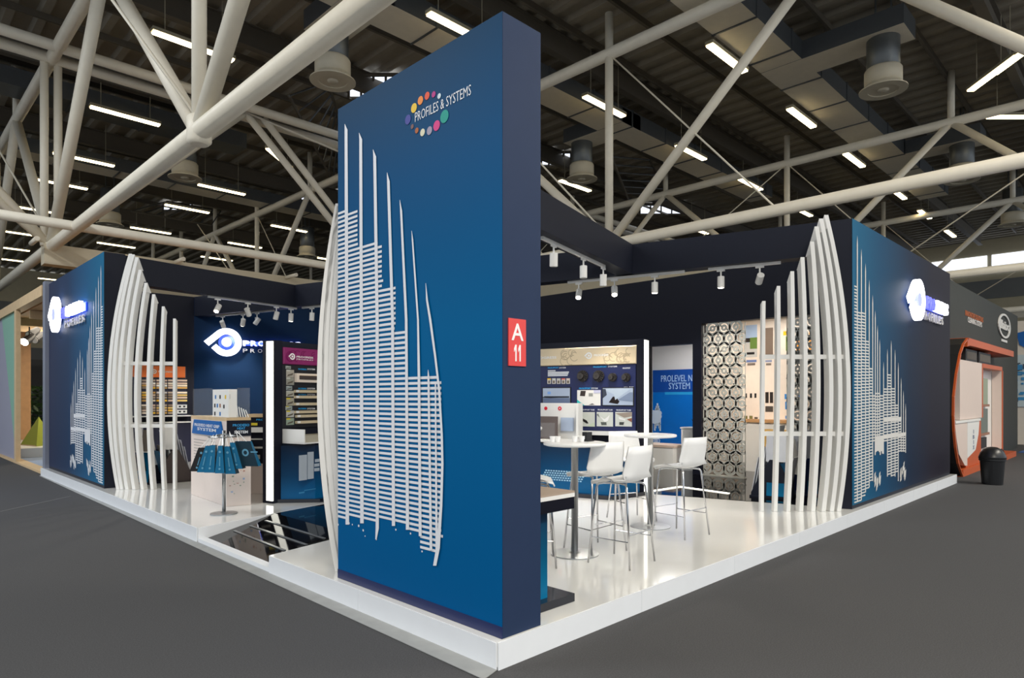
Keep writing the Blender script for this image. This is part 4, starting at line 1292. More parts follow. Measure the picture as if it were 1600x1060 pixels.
# bag stand and paper bags
bp = G(350, 803, PZ)
bs = thing('bag_stand', bp, 'slim grey pole on a round foot carrying teal paper bags', 'stand')
m = MB(); m.lathe(bp, [(.17, 0), (.17, .012), (.05, .02), (.03, .03)], 28); m.build('foot', [steel], bs)
m = MB(); m.tube(bp + Vector((0, 0, .02)), bp + Vector((0, 0, 1.10)), .024, 14); m.build('pole', [steel], bs, smooth=True)
m = MB(); zr = bp.z + 1.02
ring = [bp + Vector((.19 * math.cos(t), .19 * math.sin(t), 1.02)) for t in [2 * math.pi * k / 24 for k in range(25)]]
m.path(ring, .008, 6, cap=False)
for k in range(4):
    an = math.pi / 2 * k; m.tube(bp + Vector((0, 0, 1.06)), bp + Vector((.19 * math.cos(an), .19 * math.sin(an), 1.02)), .007, 6)
m.build('ring', [steel], bs)


def bag(tx, ty, bx, by, wpx, hpx, dep, face, side_l, label, printed=False, skew=0):
    """paper carrier bag hanging from two cord handles, top edge at (tx,ty), bottom at (bx,by) in the picture, at depth dep"""
    T = D(tx, ty, dep); B = D(bx, by, dep + .02)
    rgt = Vector((R2, -R2, 0)); fw = Vector((R2, R2, 0))
    k = dep / FPX
    wd_t, wd_b = wpx[0] * k, wpx[1] * k
    o = thing('paper_bag', T, label, 'bag', 'paper bags on the bag stand')
    t2, b2 = .05, .11
    q = [T - rgt * wd_t / 2, T + rgt * wd_t / 2, B + rgt * wd_b / 2, B - rgt * wd_b / 2]
    q2 = [q[0] + fw * t2, q[1] + fw * t2, q[2] + fw * b2, q[3] + fw * b2 + Vector((0, 0, .02))]
    m = MB()
    m.add(q + q2, [(0, 1, 2, 3)], 0)
    m.add(q + q2, [(7, 6, 5, 4), (1, 5, 6, 2), (0, 3, 7, 4)], 1)
    m.add(q + q2, [(3, 2, 6, 7)], 2)
    m.build('body', [face, side_l, black_matt], o)
    m = MB()
    up = Vector((0, 0, 1))
    hook = bp + Vector((0, 0, 1.04))
    a = T - rgt * wd_t * .25; b = T + rgt * wd_t * .25
    top = T.lerp(Vector((hook.x, hook.y, T.z)), .35) + up * .14
    m.path([a, a.lerp(top, .8), top, b.lerp(top, .8), b], .005, 5); m.build('handle', [white_plastic], o)
    m = MB()
    if printed:
        c = q[0].lerp(q[2], .45)
        un = (q[1] - q[0]).normalized(); vn = (q[0] - q[3]).normalized(); nn = un.cross(vn); nn = nn if nn.dot(CAM - c) > 0 else -nn
        fb = Frame((0, 0), (1, 0), (0, -1)); fb.O = c; fb.d = un; fb.n = nn
        ring_o = [c + nn * .003 + un * (.045 * math.cos(t)) + vn * (.05 * math.sin(t)) for t in [2 * math.pi * j / 12 for j in range(13)]]
        ring_i = [c + nn * .003 + un * (.024 * math.cos(t)) + vn * (.027 * math.sin(t)) for t in [2 * math.pi * j / 12 for j in range(13)]]
        for j in range(12):
            m.add([ring_o[j], ring_o[j + 1], ring_i[j + 1], ring_i[j]], [(0, 1, 2, 3)])
        e = c + un * .07 + nn * .003; m.add([e, e + un * .09, e + un * .09 + vn * .016, e + vn * .016], [(0, 1, 2, 3)])
    else:
        for tt, ww in ((.22, .020), (.84, .03)):
            c = ((q[0] + q[1]) / 2).lerp((q[2] + q[3]) / 2, tt) - fw * .004
            m.disc(c, rgt, up, ww * .8 if tt < .5 else .014, -fw * .001, 10)
        c0 = ((q[0] + q[1]) / 2).lerp((q[2] + q[3]) / 2, .4) - fw * .004; c1 = ((q[0] + q[1]) / 2).lerp((q[2] + q[3]) / 2, .74) - fw * .004
        m.add([c0 - rgt * .006, c0 + rgt * .006, c1 + rgt * .006, c1 - rgt * .006], [(0, 1, 2, 3)])
    m.build('print', [mat('bag_print', (96, 156, 188), .5, noise=.03)], o)
    return o


bag(317, 700, 306, 737, (14, 20), 0, 8.62, black_matt, black_matt, 'black paper bag at the far left of the hanging bags')
bag(324.5, 697, 315, 738.5, (7, 15), 0, 8.50, teal_bag, teal_dark, 'narrow teal paper bag, second in the row of hanging bags')
bag(332.5, 696, 327, 739, (8, 16), 0, 8.46, teal_bag, teal_dark, 'teal paper bag, third in the row of hanging bags')
bag(344, 697, 343, 740, (7, 15), 0, 8.42, teal_bag, teal_dark, 'teal paper bag hanging right in front of the pole')
bag(354.5, 698, 360, 741, (8, 17), 0, 8.46, teal_bag, teal_dark, 'teal paper bag just right of the pole')
bag(363, 692, 371, 733, (8, 16), 0, 8.50, teal_bag, teal_dark, 'teal side of a large paper bag, second from right')
bag(379, 690, 387, 729, (24, 33), 0, 8.56, teal_dark, teal_bag, 'large dark paper bag with white emblem facing the camera', True)


# literature stands
def literature(base_l, base_r, hpx, dep_dir, side_m, label, cards, left_high, front=()):
    a = G(*base_l, PZ); b = G(*base_r, PZ)
    d = (b - a); L = d.length; d.normalize()
    n = Vector((-d.y, d.x, 0)); n = n if n.dot(CAM - a) > 0 else -n
    rt = thing('literature_stand', (a + b) / 2, label, 'brochure stand', 'stepped brochure stands behind the fins')
    fb = Frame((a.x, a.y), d, n)
    m = MB(); m.fbox(fb, -.02, L + .02, PZ, PZ + .03, -.5, .0); m.build('base_plate', [side_m], rt)
    pro = [(0, .03), (L, .03), (L, .12), (L * .72, .62), (L * .50, .95), (L * .3, .95), (L * .02, .50)] if not left_high else [(0, .03), (L, .03), (L * .98, .5), (L * .7, .95), (L * .5, .95), (L * .28, .62), (0, .12)]
    m = MB(); m.prism([fb.P(s_, PZ + (z if z < .1 else z * .62), -.02) for s_, z in pro], -fb.n * .03); m.build('side_panel', [side_m], rt)
    m = MB(); m.prism([fb.P(s_, PZ + (z if z < .1 else z * .62), -.42) for s_, z in pro], -fb.n * .03); m.build('side_panel', [side_m], rt)
    for s_, z, hh_, mm in cards:
        m = MB(); tilt = .10 * (1 if not left_high else -1)
        p = fb.P(s_ * L, PZ + max(z * .62, .04), -.41)
        m.obox(p, fb.n * .35, fb.d * -tilt + Vector((0, 0, hh_)), fb.d * .012); m.build('brochure', [mm], rt)
    for nm, s0, s1, z0, z1, mm in front:
        m = MB(); m.obox(fb.P(s0 * L, PZ + z0, .0 - .02 * (z0 > .3)), fb.d * ((s1 - s0) * L), Vector((0, 0, z1 - z0)) - fb.n * (.10 * (z1 - z0)), -fb.n * .012); m.build(nm, [mm], rt)
    return rt


gl = pal((190, 192, 200)); dk = pal((120, 112, 104))
literature((205, 757), (232, 758), 0, 0, navy, 'teal brochure stand farther left, partly hidden by the left fins', [(.2, .4, .5, gl), (.5, .5, .5, white_paint)], False, [('pocket', .05, .95, .04, .56, teal_print), ('display_sheet', .08, .5, .58, 1.0, gl), ('display_sheet', .55, .92, .58, .96, dk)])
literature((255, 756), (303, 752), 0, 0, brown_board, 'dark brown stepped brochure stand behind the left fins', [(.55, .75, .50, gl), (.66, .6, .50, gl), (.78, .42, .50, gl), (.90, .22, .50, gl), (.40, .8, .50, white_paint), (.28, .7, .5, white_paint), (.2, .4, .42, dk), (.08, .25, .42, teal_bag)], False, [('display_sheet', .04, .34, .60, 1.06, white_paint)])
literature((1173, 777), (1232, 782), 0, 0, navy, 'navy stepped brochure stand behind the right fins', [(-.02, .10, .55, gl), (.08, .26, .60, gl), (.24, .5, .62, gl), (.40, .75, .60, white_paint), (.55, .85, .58, white_paint), (.74, .4, .5, teal_bag), (.9, .2, .5, white_paint)], True, [('pocket', .42, .98, .04, .54, teal_print), ('display_sheet', .40, .62, .56, 1.02, gl), ('display_sheet', .66, .96, .56, .98, pal((206, 208, 214)))])
literature((1250, 776), (1290, 776), 0, 0, skirt_m, 'blue brochure stand partly hidden by the right fins', [(.1, .5, .58, white_paint), (.3, .6, .60, gl), (.5, .5, .52, teal_bag), (.7, .4, .5, teal_bag), (.9, .2, .5, white_paint)], False, [('pocket', .3, .98, .04, .54, teal_print), ('display_sheet', .28, .6, .56, 1.02, gl), ('display_sheet', .64, .98, .56, .96, pal((206, 208, 214)))])

# ------------------------------------------------------------------ bar tables and stools
def bar_table(p, label, first=[None]):
    if first[0] is None:
        t = thing('bar_table', (0, 0, 0), label, 'table', 'round white bar tables')
        m = MB(); m.lathe((0, 0, 1.065), [(.28, 0), (.306, .008), (.31, .018), (.306, .032), (.29, .036)], 40); m.build('tabletop', [white_plastic], t, smooth=False)
        m = MB(); m.lathe((0, 0, 0), [(.235, 0), (.235, .008), (.06, .016), (.034, .03)], 36); m.build('foot', [steel], t)
        m = MB(); m.lathe((0, 0, .02), [(.034, 0), (.034, 1.03), (.08, 1.045)], 20); m.build('column', [steel], t, smooth=True)
        first[0] = t
        t.location = p
        return t
    return dup(first[0], p, 0, label)


T1 = G(898, 866, PZ); T2 = G(1016, 823, PZ)
bar_table(T1, 'round white bar table nearer the tower, with white cups on it')
bar_table(T2, 'round white bar table farther back, in front of the doorway')


def make_stool(label):
    t = thing('bar_stool', (0, 0, 0), label, 'stool', 'white shell bar stools')
    # shell: profile from the front lip over the seat up the back; +Y is forward
    prof = [(.215, .735), (.20, .765), (.16, .778), (.05, .772), (-.06, .765), (-.13, .772), (-.175, .80), (-.20, .85), (-.22, .93), (-.237, 1.02), (-.248, 1.10)]
    wid = [.19, .215, .232, .238, .238, .236, .234, .23, .224, .216, .205]
    m = MB(); n = 9
    for (y, z), wv in zip(prof, wid):
        for j in range(n):
            u = -1 + 2 * j / (n - 1)
            k = abs(u) ** 3
            fwd_ = .055 * k if z > .80 else 0
            lift = .028 * k if z < .80 and y < .12 else 0
            m.v.append(Vector((u * wv, y + fwd_, z + lift)))
    N1 = len(m.v)
    for (y, z), wv in zip(prof, wid):
        pass
    base = list(m.v)
    # thickness: offset copy
    for i in range(len(prof)):
        y0, z0 = prof[max(i - 1, 0)]; y1, z1 = prof[min(i + 1, len(prof) - 1)]
        ty, tz = y1 - y0, z1 - z0; l_ = math.hypot(ty, tz); ny, nz = tz / l_, -ty / l_     # outside of the shell
        ny, nz = (ny, nz) if (nz < 0 or ny < 0) else (-ny, -nz)
        for j in range(n):
            q = base[i * n + j]; m.v.append(Vector((q.x, q.y + ny * .014, q.z + nz * .014)))
    for i in range(len(prof) - 1):
        for j in range(n - 1):
            a = i * n + j
            m.f.append([a, a + 1, a + n + 1, a + n]); m.m.append(0)
            m.f.append([N1 + a + n, N1 + a + n + 1, N1 + a + 1, N1 + a]); m.m.append(0)
        a = i * n; m.f.append([a, a + n, N1 + a + n, N1 + a]); m.m.append(0)
        a = i * n + n - 1; m.f.append([a + n, a, N1 + a, N1 + a + n]); m.m.append(0)
    for j in range(n - 1):
        m.f.append([j + 1, j, N1 + j, N1 + j + 1]); m.m.append(0)
        a = (len(prof) - 1) * n + j; m.f.append([a, a + 1, N1 + a + 1, N1 + a]); m.m.append(0)
    m.build('seat_shell', [white_plastic], t, smooth=True)
    for sx in (-1, 1):
        m = MB()
        m.path([(sx * .06, .0, .745), (sx * .12, .12, .742), (sx * .15, .155, .735), (sx * .165, .168, .71), (sx * .225, .222, 0)], [.010, .010, .010, .010, .009], 8); m.build('leg', [chrome], t, smooth=True)
        m = MB()
        m.path([(sx * .06, .0, .745), (sx * .12, -.11, .742), (sx * .15, -.14, .735), (sx * .165, -.155, .71), (sx * .225, -.222, 0)], [.010, .010, .010, .010, .009], 8); m.build('leg', [chrome], t, smooth=True)
    k = .225 - (.225 - .165) * .30 / .71; ky = .222 - (.222 - .165) * .30 / .71
    for a, b in (((-k, ky), (k, ky)), ((-k, -ky), (k, -ky))):
        m = MB(); m.tube((a[0], a[1], .30), (b[0], b[1], .30), .006, 6); m.build('footrest', [chrome], t)
    k = .225 - .06 * .24 / .71; ky = .222 - .057 * .24 / .71
    for sx in (-1, 1):
        m = MB(); m.tube((sx * k, ky, .24), (sx * k, -ky, .24), .006, 6); m.build('stretcher', [chrome], t)
    return t


stool = make_stool('white shell bar stool nearest the camera, facing the first bar table')
stool.location = (2.21, .63, PZ); stool.rotation_euler = (0, 0, math.radians(4))
face = lambda dx, dy: math.atan2(dy, dx) - math.pi / 2
dup(stool, (2.44, 1.12, PZ), face(.22, 1), 'white shell bar stool whose back is turned to the camera beside the first table')
dup(stool, (3.70, .89, PZ), face(.10, 1), 'white shell bar stool standing apart at the right, by the far table')
dup(stool, (1.60, 1.22, PZ), face(.7, -.7), 'white shell bar stool half hidden behind the tower edge')
dup(stool, (4.06, 1.80, PZ), face(-.4, -.9), 'white shell bar stool farthest back, mostly hidden behind the others')

# cups and small things on the first table
zt1 = PZ + 1.102
def cup(dx, dy, label, h=.055, r=.03):
    p = Vector((T1.x + dx, T1.y + dy, zt1))
    m = MB(); m.lathe(p, [(r * .7, 0), (r, h), (r * .9, h), (r * .6, .01)], 16)
    o = m.build('cup', [white_plastic], None, p); tag(o, label, 'cup', 'cups on the first bar table')
    m = MB(); m.path([p + Vector((r * .9, 0, h * .8)), p + Vector((r * 1.5, 0, h * .6)), p + Vector((r * .85, 0, h * .25))], .004, 5); m.build('handle', [white_plastic], o)


cup(-.17, .14, 'white cup at the left edge of the first bar table'); cup(-.13, .11, 'white cup second from the left on the first bar table'); cup(.0, .0, 'white cup near the middle of the first bar table'); cup(.06, -.04, 'white cup right of the middle on the first bar table')
p = Vector((T1.x + .17, T1.y - .02, zt1))
m = MB(); m.box(p.x - .04, p.x + .04, p.y - .03, p.y + .03, zt1, zt1 + .09)
o = m.build('menu_holder', [black_matt], None, p); tag(o, 'small black holder on the right of the first bar table', 'holder')
m = MB(); m.box(p.x - .05, p.x + .05, p.y - .05, p.y + .05, zt1, zt1 + .01); m.build('base', [black_matt], o)

# ------------------------------------------------------------------ lounge behind the opening
m = MB(); m.box(10.6, 10.7, .45, 3.55, PZ, 3.4)
tag(m.build('wall_lounge', [poster_cream]), kind='structure')
m = MB(); m.box(9.1, 12.4, 3.56, 3.66, PZ, 3.4)
tag(m.build('wall_partition', [poster_cream]), kind='structure')
m = MB(); m.box(8.95, 10.7, .42, .47, PZ, 3.4)
tag(m.build('wall_lounge_side', [poster_cream]), kind='structure')
m = MB(); m.box(12.4, 12.5, 3.6, 8, PZ, 3.3)
tag(m.build('wall_meeting', [mat('meeting_white', (214, 214, 216), .5, noise=.02)]), kind='structure')
m = MB(); m.box(9.15, 12.5, 3.66, 8, 3.3, 3.4)
tag(m.build('ceiling_meeting', [mat('meeting_ceiling', (206, 206, 208), .6, noise=.02)]), kind='structure')
lamp('meeting_lamp', 'AREA', (10.8, 5.2, 3.25), 60, (1, .98, .95), (10.8, 5.2, 0), 1.2, 1.2)
lamp('lounge_lamp', 'AREA', (9.9, 2.0, 3.35), 36, (1, .93, .84), (9.9, 2.0, 0), .5, 2.4)
FP = Frame((10.6, 0), (0, -1), (-1, 0))


def poster(x0, y0, x1, y1, label, bits, rgb=(238, 226, 214)):
    m = MB()
    a0, z1 = FP.at(x0, y0); a1, z0 = FP.at(x1, y1)
    m.fbox(FP, a0, a1, z0, z1, .004, .02)
    o = m.build('poster', [pal(rgb)], None, FP.P(a0, z0)); tag(o, label, 'poster', 'posters in the lounge')
    ms = []; m = MB(); cs = {}
    for (bx0, by0, bx1, by1), c in bits:
        if c not in cs: cs[c] = len(ms); ms.append(pal(c))
        b0, t1 = FP.at(bx0, by0, .02); b1, t0 = FP.at(bx1, by1, .02)
        m.fbox(FP, b0, b1, t0, t1, .0205, .0225 + .0004 * len(ms), cs[c])
    m.build('print', ms, o)
    return o


o = poster(1161, 504, 1189, 680, 'cream poster with a villa photo, right of the perforated panel', [((1163, 509, 1183, 558), (176, 200, 232)), ((1163, 536, 1183, 558), (206, 206, 204)), ((1172, 528, 1183, 545), (110, 142, 70)), ((1164, 529, 1172, 535), (52, 48, 46)), ((1163, 552, 1166, 557), (60, 150, 190)), ((1167, 551, 1179, 554), (40, 38, 40)), ((1166, 563, 1182, 566), (110, 130, 180)), ((1168, 568, 1180, 571), (120, 110, 104)),
                                                                                                 ((1164, 615, 1167, 622), (40, 38, 38)), ((1172, 615, 1175, 622), (40, 38, 38)), ((1179, 615, 1182, 622), (40, 38, 38)), ((1163, 650, 1168, 660), (130, 124, 70)), ((1171, 650, 1176, 660), (120, 116, 70)), ((1179, 652, 1184, 660), (90, 84, 76))])
poster(1190, 503, 1212, 680, 'cream poster with a brown texture photo, second from the left', [((1196, 513, 1208, 555), (128, 112, 100)), ((1189, 512, 1191, 557), (112, 98, 88)), ((1196, 563, 1206, 566), (150, 160, 190)), ((1197, 568, 1205, 571), (130, 120, 112)), ((1196, 613, 1201, 630), (50, 44, 42)), ((1203, 613, 1208, 630), (50, 44, 42)), ((1196, 635, 1208, 644), (80, 74, 70))])
poster(1213, 500, 1231, 680, 'cream poster with a yellow flower photo, third from the left', [((1224, 518, 1231, 524), (244, 196, 40)), ((1228, 526, 1234, 548), (110, 150, 40)), ((1226, 616, 1240, 624), (70, 140, 214)), ((1227, 628, 1236, 640), (70, 140, 214)), ((1227, 650, 1235, 655), (110, 150, 210)), ((1227, 664, 1232, 670), (50, 40, 36))])
poster(1237, 498, 1254, 680, 'poster with orange and blue picture behind the patterned panel', [((1244, 528, 1254, 556), (232, 150, 60)), ((1245, 616, 1256, 640), (70, 140, 214)), ((1245, 665, 1248, 672), (214, 90, 50))])
poster(1262, 498, 1278, 680, 'poster with orange picture beside the dark screen', [((1264, 512, 1275, 556), (236, 160, 80)), ((1268, 530, 1275, 542), (70, 110, 200)), ((1268, 616, 1276, 636), (60, 130, 210)), ((1270, 650, 1277, 653), (50, 110, 200))])
m = MB(); a0, z1 = FP.at(1275, 605); a1, z0 = FP.at(1292, 636); m.fbox(FP, a0, a1, z0, z1, .03, .08)
o = m.build('wall_screen', [black_gloss], None, FP.P(a0, z0)); tag(o, 'flat black wall screen seen edge-on between the right fins', 'screen')
m = MB(); m.fbox(FP, a0 + .2, a1 - .2, z0 + .2, z1 - .2, .021, .03); m.build('bracket', [black_matt], o)


def perforated(a0, a1, z0, z1, label, R, x_off):
    """sheet cut into interlaced rings with small hubs"""
    fr = F_B
    rt = thing('perforated_panel', fr.P((a0 + a1) / 2, z0, x_off), label, 'panel', 'ring-patterned metal panels')
    m = MB(); dx = R * 1.72; dz = R * 1.49
    row = 0; z = z0 + R
    pt = lambda a, z: fr.P(a, z, x_off)
    def ring(a, z, ro, ri, n):
        an = [2 * math.pi * j / n for j in range(n + 1)]
        cl = lambda v: min(max(v, a0), a1)
        m.ribbon([pt(cl(a + ro * math.cos(q)), z + ro * math.sin(q)) for q in an], [pt(cl(a + ri * math.cos(q)), z + ri * math.sin(q)) for q in an], -fr.n * .012)
    rp = random.Random(int(a0 * 100))
    while z < z1 - R * .5:
        a = a0 + (R * .55 if row % 2 == 0 else R * .55 + dx / 2)
        while a <= a1 - R * .2:
            ring(a, z, R, R * .62, 20)
            if a0 + R * .4 < a < a1 - R * .4:
                ring(a, z, R * .46, R * .14, 10)
                an = rp.choice((.5, 1.6, 2.6))
                for k in range(2):
                    q = an + math.pi * k
                    u = fr.d * math.cos(q) + Vector((0, 0, math.sin(q))); t = fr.n.cross(u)
                    m.obox(pt(a, z) + u * R * .38 - t * R * .10, u * R * .32, t * R * .2, -fr.n * .012)
            a += dx
        z += dz; row += 1
    m.build('pierced_sheet', [grey_metal], rt)
    m = MB(); m.fbox(fr, a0, a1, PZ, PZ + .03, x_off - .05, x_off + .05); m.fbox(fr, a0, a0 + .012, PZ, z1, x_off - .014, x_off); m.fbox(fr, a1 - .012, a1, PZ, z1, x_off - .014, x_off)
    m.build('frame', [grey_metal], rt)
    return rt


perforated(-3.50, -2.63, PZ + .03, 3.13, 'tall grey ring-pattern metal panel beside the lounge opening', .14, -.02)
perforated(-1.90, -1.16, PZ + .03, 3.16, 'tall grey ring-pattern metal panel seen between the right fins', .14, -.12)

# lounge furniture: low table with cushioned seat
p = Vector((9.9, 2.35, PZ))
tb = thing('lounge_chair', p, 'tan chair with thin black legs beside a wooden counter in the lounge', 'chair')
m = MB(); m.box(p.x - .28, p.x + .28, p.y - .25, p.y + .25, PZ + .42, PZ + .50); m.build('seat', [pal((196, 158, 92))], tb)
m = MB(); m.box(p.x - .30, p.x - .24, p.y - .25, p.y + .25, PZ + .45, PZ + .92); m.build('backrest', [pal((204, 164, 96))], tb)
for sx in (-1, 1):
    for sy in (-1, 1):
        m = MB(); m.tube((p.x + sx * .25, p.y + sy * .22, PZ + .42), (p.x + sx * .28, p.y + sy * .25, PZ + .005), .012, 6); m.build('leg', [black_matt], tb)
tb = thing('lounge_counter', Vector((10.4, 2.1, PZ)), 'white lounge counter with a wooden top below the posters', 'counter')
m = MB(); m.box(10.25, 10.57, .9, 3.3, PZ, PZ + 1.02); m.build('body', [white_paint], tb)
m = MB(); m.box(10.2, 10.57, .88, 3.32, PZ + 1.02, PZ + 1.08); m.build('wooden_top', [wood_dark], tb)

# meeting room: blue panel sign
FM = Frame((12.4, 0), (0, -1), (-1, 0))
a0, z1 = FM.at(1021, 579); a1, z0 = FM.at(1098, 716)
bsn = thing('wall_sign', FM.P(a0, z0), 'large bright blue wall sign seen through the doorway', 'sign')
m = MB(); m.fbox(FM, a0, a1, z0, 1.85, .003, .03); m.build('panel', [blue_sign], bsn)
m = MB(); m.fbox(FM, a0, a1, 1.851, z1, .003, .03); m.build('panel', [royal], bsn)
m = MB(); t0, tz = FM.at(1034, 597); t1 = FM.at(1076, 597)[0]; add_text(m, FM, 'PROLEVEL N', t0, t1 + .12, tz, tz + .17, .031, .003, 0); t0, tz = FM.at(1046, 608.5); t1 = FM.at(1079, 608)[0]; add_text(m, FM, 'SYSTEM', t0, t1, tz, tz + .17, .031, .003, 0); m.build('lettering', [pal((170, 200, 236))], bsn)
m = MB(); t0, t_ = FM.at(1040, 613); t1, b_ = FM.at(1098, 617); m.fbox(FM, t0, a1, b_, t_, .031, .035); m.build('cyan_band', [cyan], bsn)
m = MB()
for k in range(7):
    for j in range(3):
        q0, qz = FM.at(1023 + k * 1.4, 618 + abs(k - 3) * 4 + j * 1); m.fbox(FM, q0, q0 + .045, qz - .75 + j * .2, qz - .6 + j * .2 + .02, .031, .034)
for k in range(14):
    q0, qz = FM.at(1022 + (k % 5) * 2.4, 645 + (k // 5) * 6 + (k % 3)); m.disc(FM.P(q0, qz, .031), FM.d, (0, 0, 1), .07, FM.n * (.003 + .0008 * k), 8)
for k in range(9):
    q0, qz = FM.at(1023 + (k % 3) * 3, 680 + (k // 3) * 9); m.annulus(FM.P(q0, qz, .031), FM.d, (0, 0, 1), .07, .045, FM.n * (.003 + .0008 * k), 8)
m.build('skyline_print', [pal((214, 228, 246))], bsn)
m = MB(); a0, z1 = FM.at(1012, 570); a1, z0 = FM.at(1020.5, 690); z0 = PZ; m.fbox(FM, a0, a1, z0, z1, .2, .25)
o = m.build('side_banner', [pal((20, 140, 190))], None, FM.P(a0, z0)); tag(o, 'narrow teal banner beside the light column in the doorway', 'banner')
m = MB(); m.annulus(FM.P(a0 + .09, z1 - .22, .251), FM.d, (0, 0, 1), .07, .05, FM.n * .003, 12); m.build('print', [pal((120, 200, 224))], o)
# white plinths in the doorway, small plant
m = MB(); m.box(9.5, 10.1, 4.5, 5.6, PZ, PZ + .45)
o = m.build('white_plinth', [white_paint], None, (9.8, 5, PZ)); tag(o, 'low white plinth in the doorway below the blue sign', 'plinth')
m = MB(); m.box(9.48, 10.12, 4.48, 5.62, PZ + .45, PZ + .5); m.build('slab_top', [pal((206, 186, 172))], o)
pp = Vector((9.6, 4.05, PZ))
m = MB(); m.box(pp.x - .18, pp.x + .18, pp.y - .2, pp.y + .2, PZ, PZ + .88)
o = m.build('pedestal', [white_paint], None, pp); tag(o, 'white pedestal carrying a small plant at the right of the doorway', 'pedestal')
m = MB(); m.box(pp.x - .2, pp.x + .2, pp.y - .22, pp.y + .22, PZ + .88, PZ + .91); m.build('cap', [white_paint], o)
pz = PZ + .912; pp = pp + Vector((-.05, -.05, 0)); pp.z = pz
pn = thing('potted_plant', pp, 'tiny spiky potted plant on the white pedestal', 'plant')
m = MB(); m.lathe(pp, [(.035, 0), (.05, .06), (.042, .06), (.03, .045)], 12); m.build('pot', [pal((196, 160, 70))], pn)
for k in range(9):
    an = k * 2.4; d = Vector((math.cos(an), math.sin(an), 0)); l_ = .08 + .02 * (k % 3)
    m = MB(); b = pp + Vector((0, 0, .05)); t = d.cross(Vector((0, 0, 1))) * .012
    m.add([b - t, b + t, b + d * l_ * .5 + Vector((0, 0, l_)) + t * .6, b + d * l_ * .9 + Vector((0, 0, l_ * 1.3)), b + d * l_ * .5 + Vector((0, 0, l_)) - t * .6], [(0, 1, 2, 3, 4)]); m.build('leaf', [leaf_m], pn)

# ------------------------------------------------------------------ neighbour on the left: timber pavilion
FN = Frame((.10, 0), (0, -1), (-1, 0))
pv = thing('timber_pavilion', (.1, 18.2, 0), 'pale timber pavilion of the neighbouring stand at far left', 'pavilion')
m = MB(); m.box(.06, .26, 14.75, 24, 3.98, 4.22); m.build('top_beam', [wood], pv)
m = MB(); m.box(.06, .16, 18.08, 18.35, .05, 3.98); m.build('post', [wood], pv)
m = MB(); m.box(.06, .30, 14.6, 24, 0, .05); m.build('sill', [wood], pv)
m = MB(); m.prism([(.12, 18.36, 4.0), (.12, 20.9, 4.0), (.12, 18.75, .5), (.12, 18.36, .05)], (.05, 0, 0)); m.build('mint_panel', [mint], pv)
m = MB(); m.prism([(.14, 20.95, 4.0), (.14, 24, 4.0), (.14, 24, .05), (.14, 18.40, .05), (.14, 18.8, .55)], (.05, 0, 0)); m.build('lilac_panel', [lilac], pv)
m = MB(); m.box(.3, 7.5, 14.75, 24, .0, .04); m.build('carpet', [pale_blue], pv)
m = MB(); m.box(.32, 6, 19.3, 24, .041, .30); m.build('podium', [white_paint], pv)
m = MB(); m.box(.3, 1.28, 24.01, 24.1, .0, 4.0); m.build('back_panel', [wood_dark], pv)
for k in range(4):
    m = MB(); m.box(.3, 7.5, 15.5 + k * 2.2, 15.6 + k * 2.2, 3.75, 3.95); m.build('rafter', [wood], pv)
m = MB(); m.box(.3, 7.5, 14.8, 24, 3.96, 4.02); m.build('roof_board', [wood_dark], pv)
lamp('pavilion_lamp', 'AREA', (2.0, 20.5, 3.7), 130, (1, .88, .70), (1.6, 21, 0), 1.5, 3)
gp = G(46, 697, .302)
m = MB(); s_ = .62
apex = D(43, 652, (gp - CAM).dot(Vector((R2, R2, 0))))
b1 = G(31, 696, .302); b2 = G(57, 698, .302); fwv = Vector((R2, R2, 0))
m.add([b1, b2, b2 + fwv * .9, b1 + fwv * .9, apex + fwv * .45], [(3, 2, 1, 0), (0, 1, 4), (1, 2, 4), (2, 3, 4), (3, 0, 4)])
o = m.build('pyramid_block', [lime], None, (b1 + b2) / 2); tag(o, 'lime green pyramid on the white podium of the timber pavilion', 'block')
m = MB(); m.add([b1 + (b2 - b1) * .02 - fwv * .004, b2 - (b2 - b1) * .02 - fwv * .004, b2 - fwv * .004 + Vector((0, 0, .03)), b1 - fwv * .004 + Vector((0, 0, .03))], [(0, 1, 2, 3)]); m.build('edge_strip', [wood], o)
for k, (px, py) in enumerate(((46, 529), (54, 519), (61, 526))):
    p = D(px, py, 19.0 + .5 * k)
    o = thing('stage_lamp', p, ('black stage lamp under the pavilion roof, ' + ('lowest and lit', 'middle one', 'right one')[k]), 'lamp', 'stage lamps of the timber pavilion')
    m = MB(); m.path([p + Vector((.1, .1, .1)), p, p + Vector((-.14, -.14, -.12))], [.08, .11, .13], 12); m.build('housing', [black_matt], o)
    m = MB(); m.tube(p + Vector((0, 0, .05)), p + Vector((0, 0, 3.76 - p.z)), .02, 6); m.build('bracket', [black_matt], o)
    m = MB(); m.path([p + Vector((-.142, -.142, -.122)), p + Vector((-.15, -.15, -.128))], [.11, .11], 12); m.build('lens', [spot_glow if k == 0 else spot_off], o)
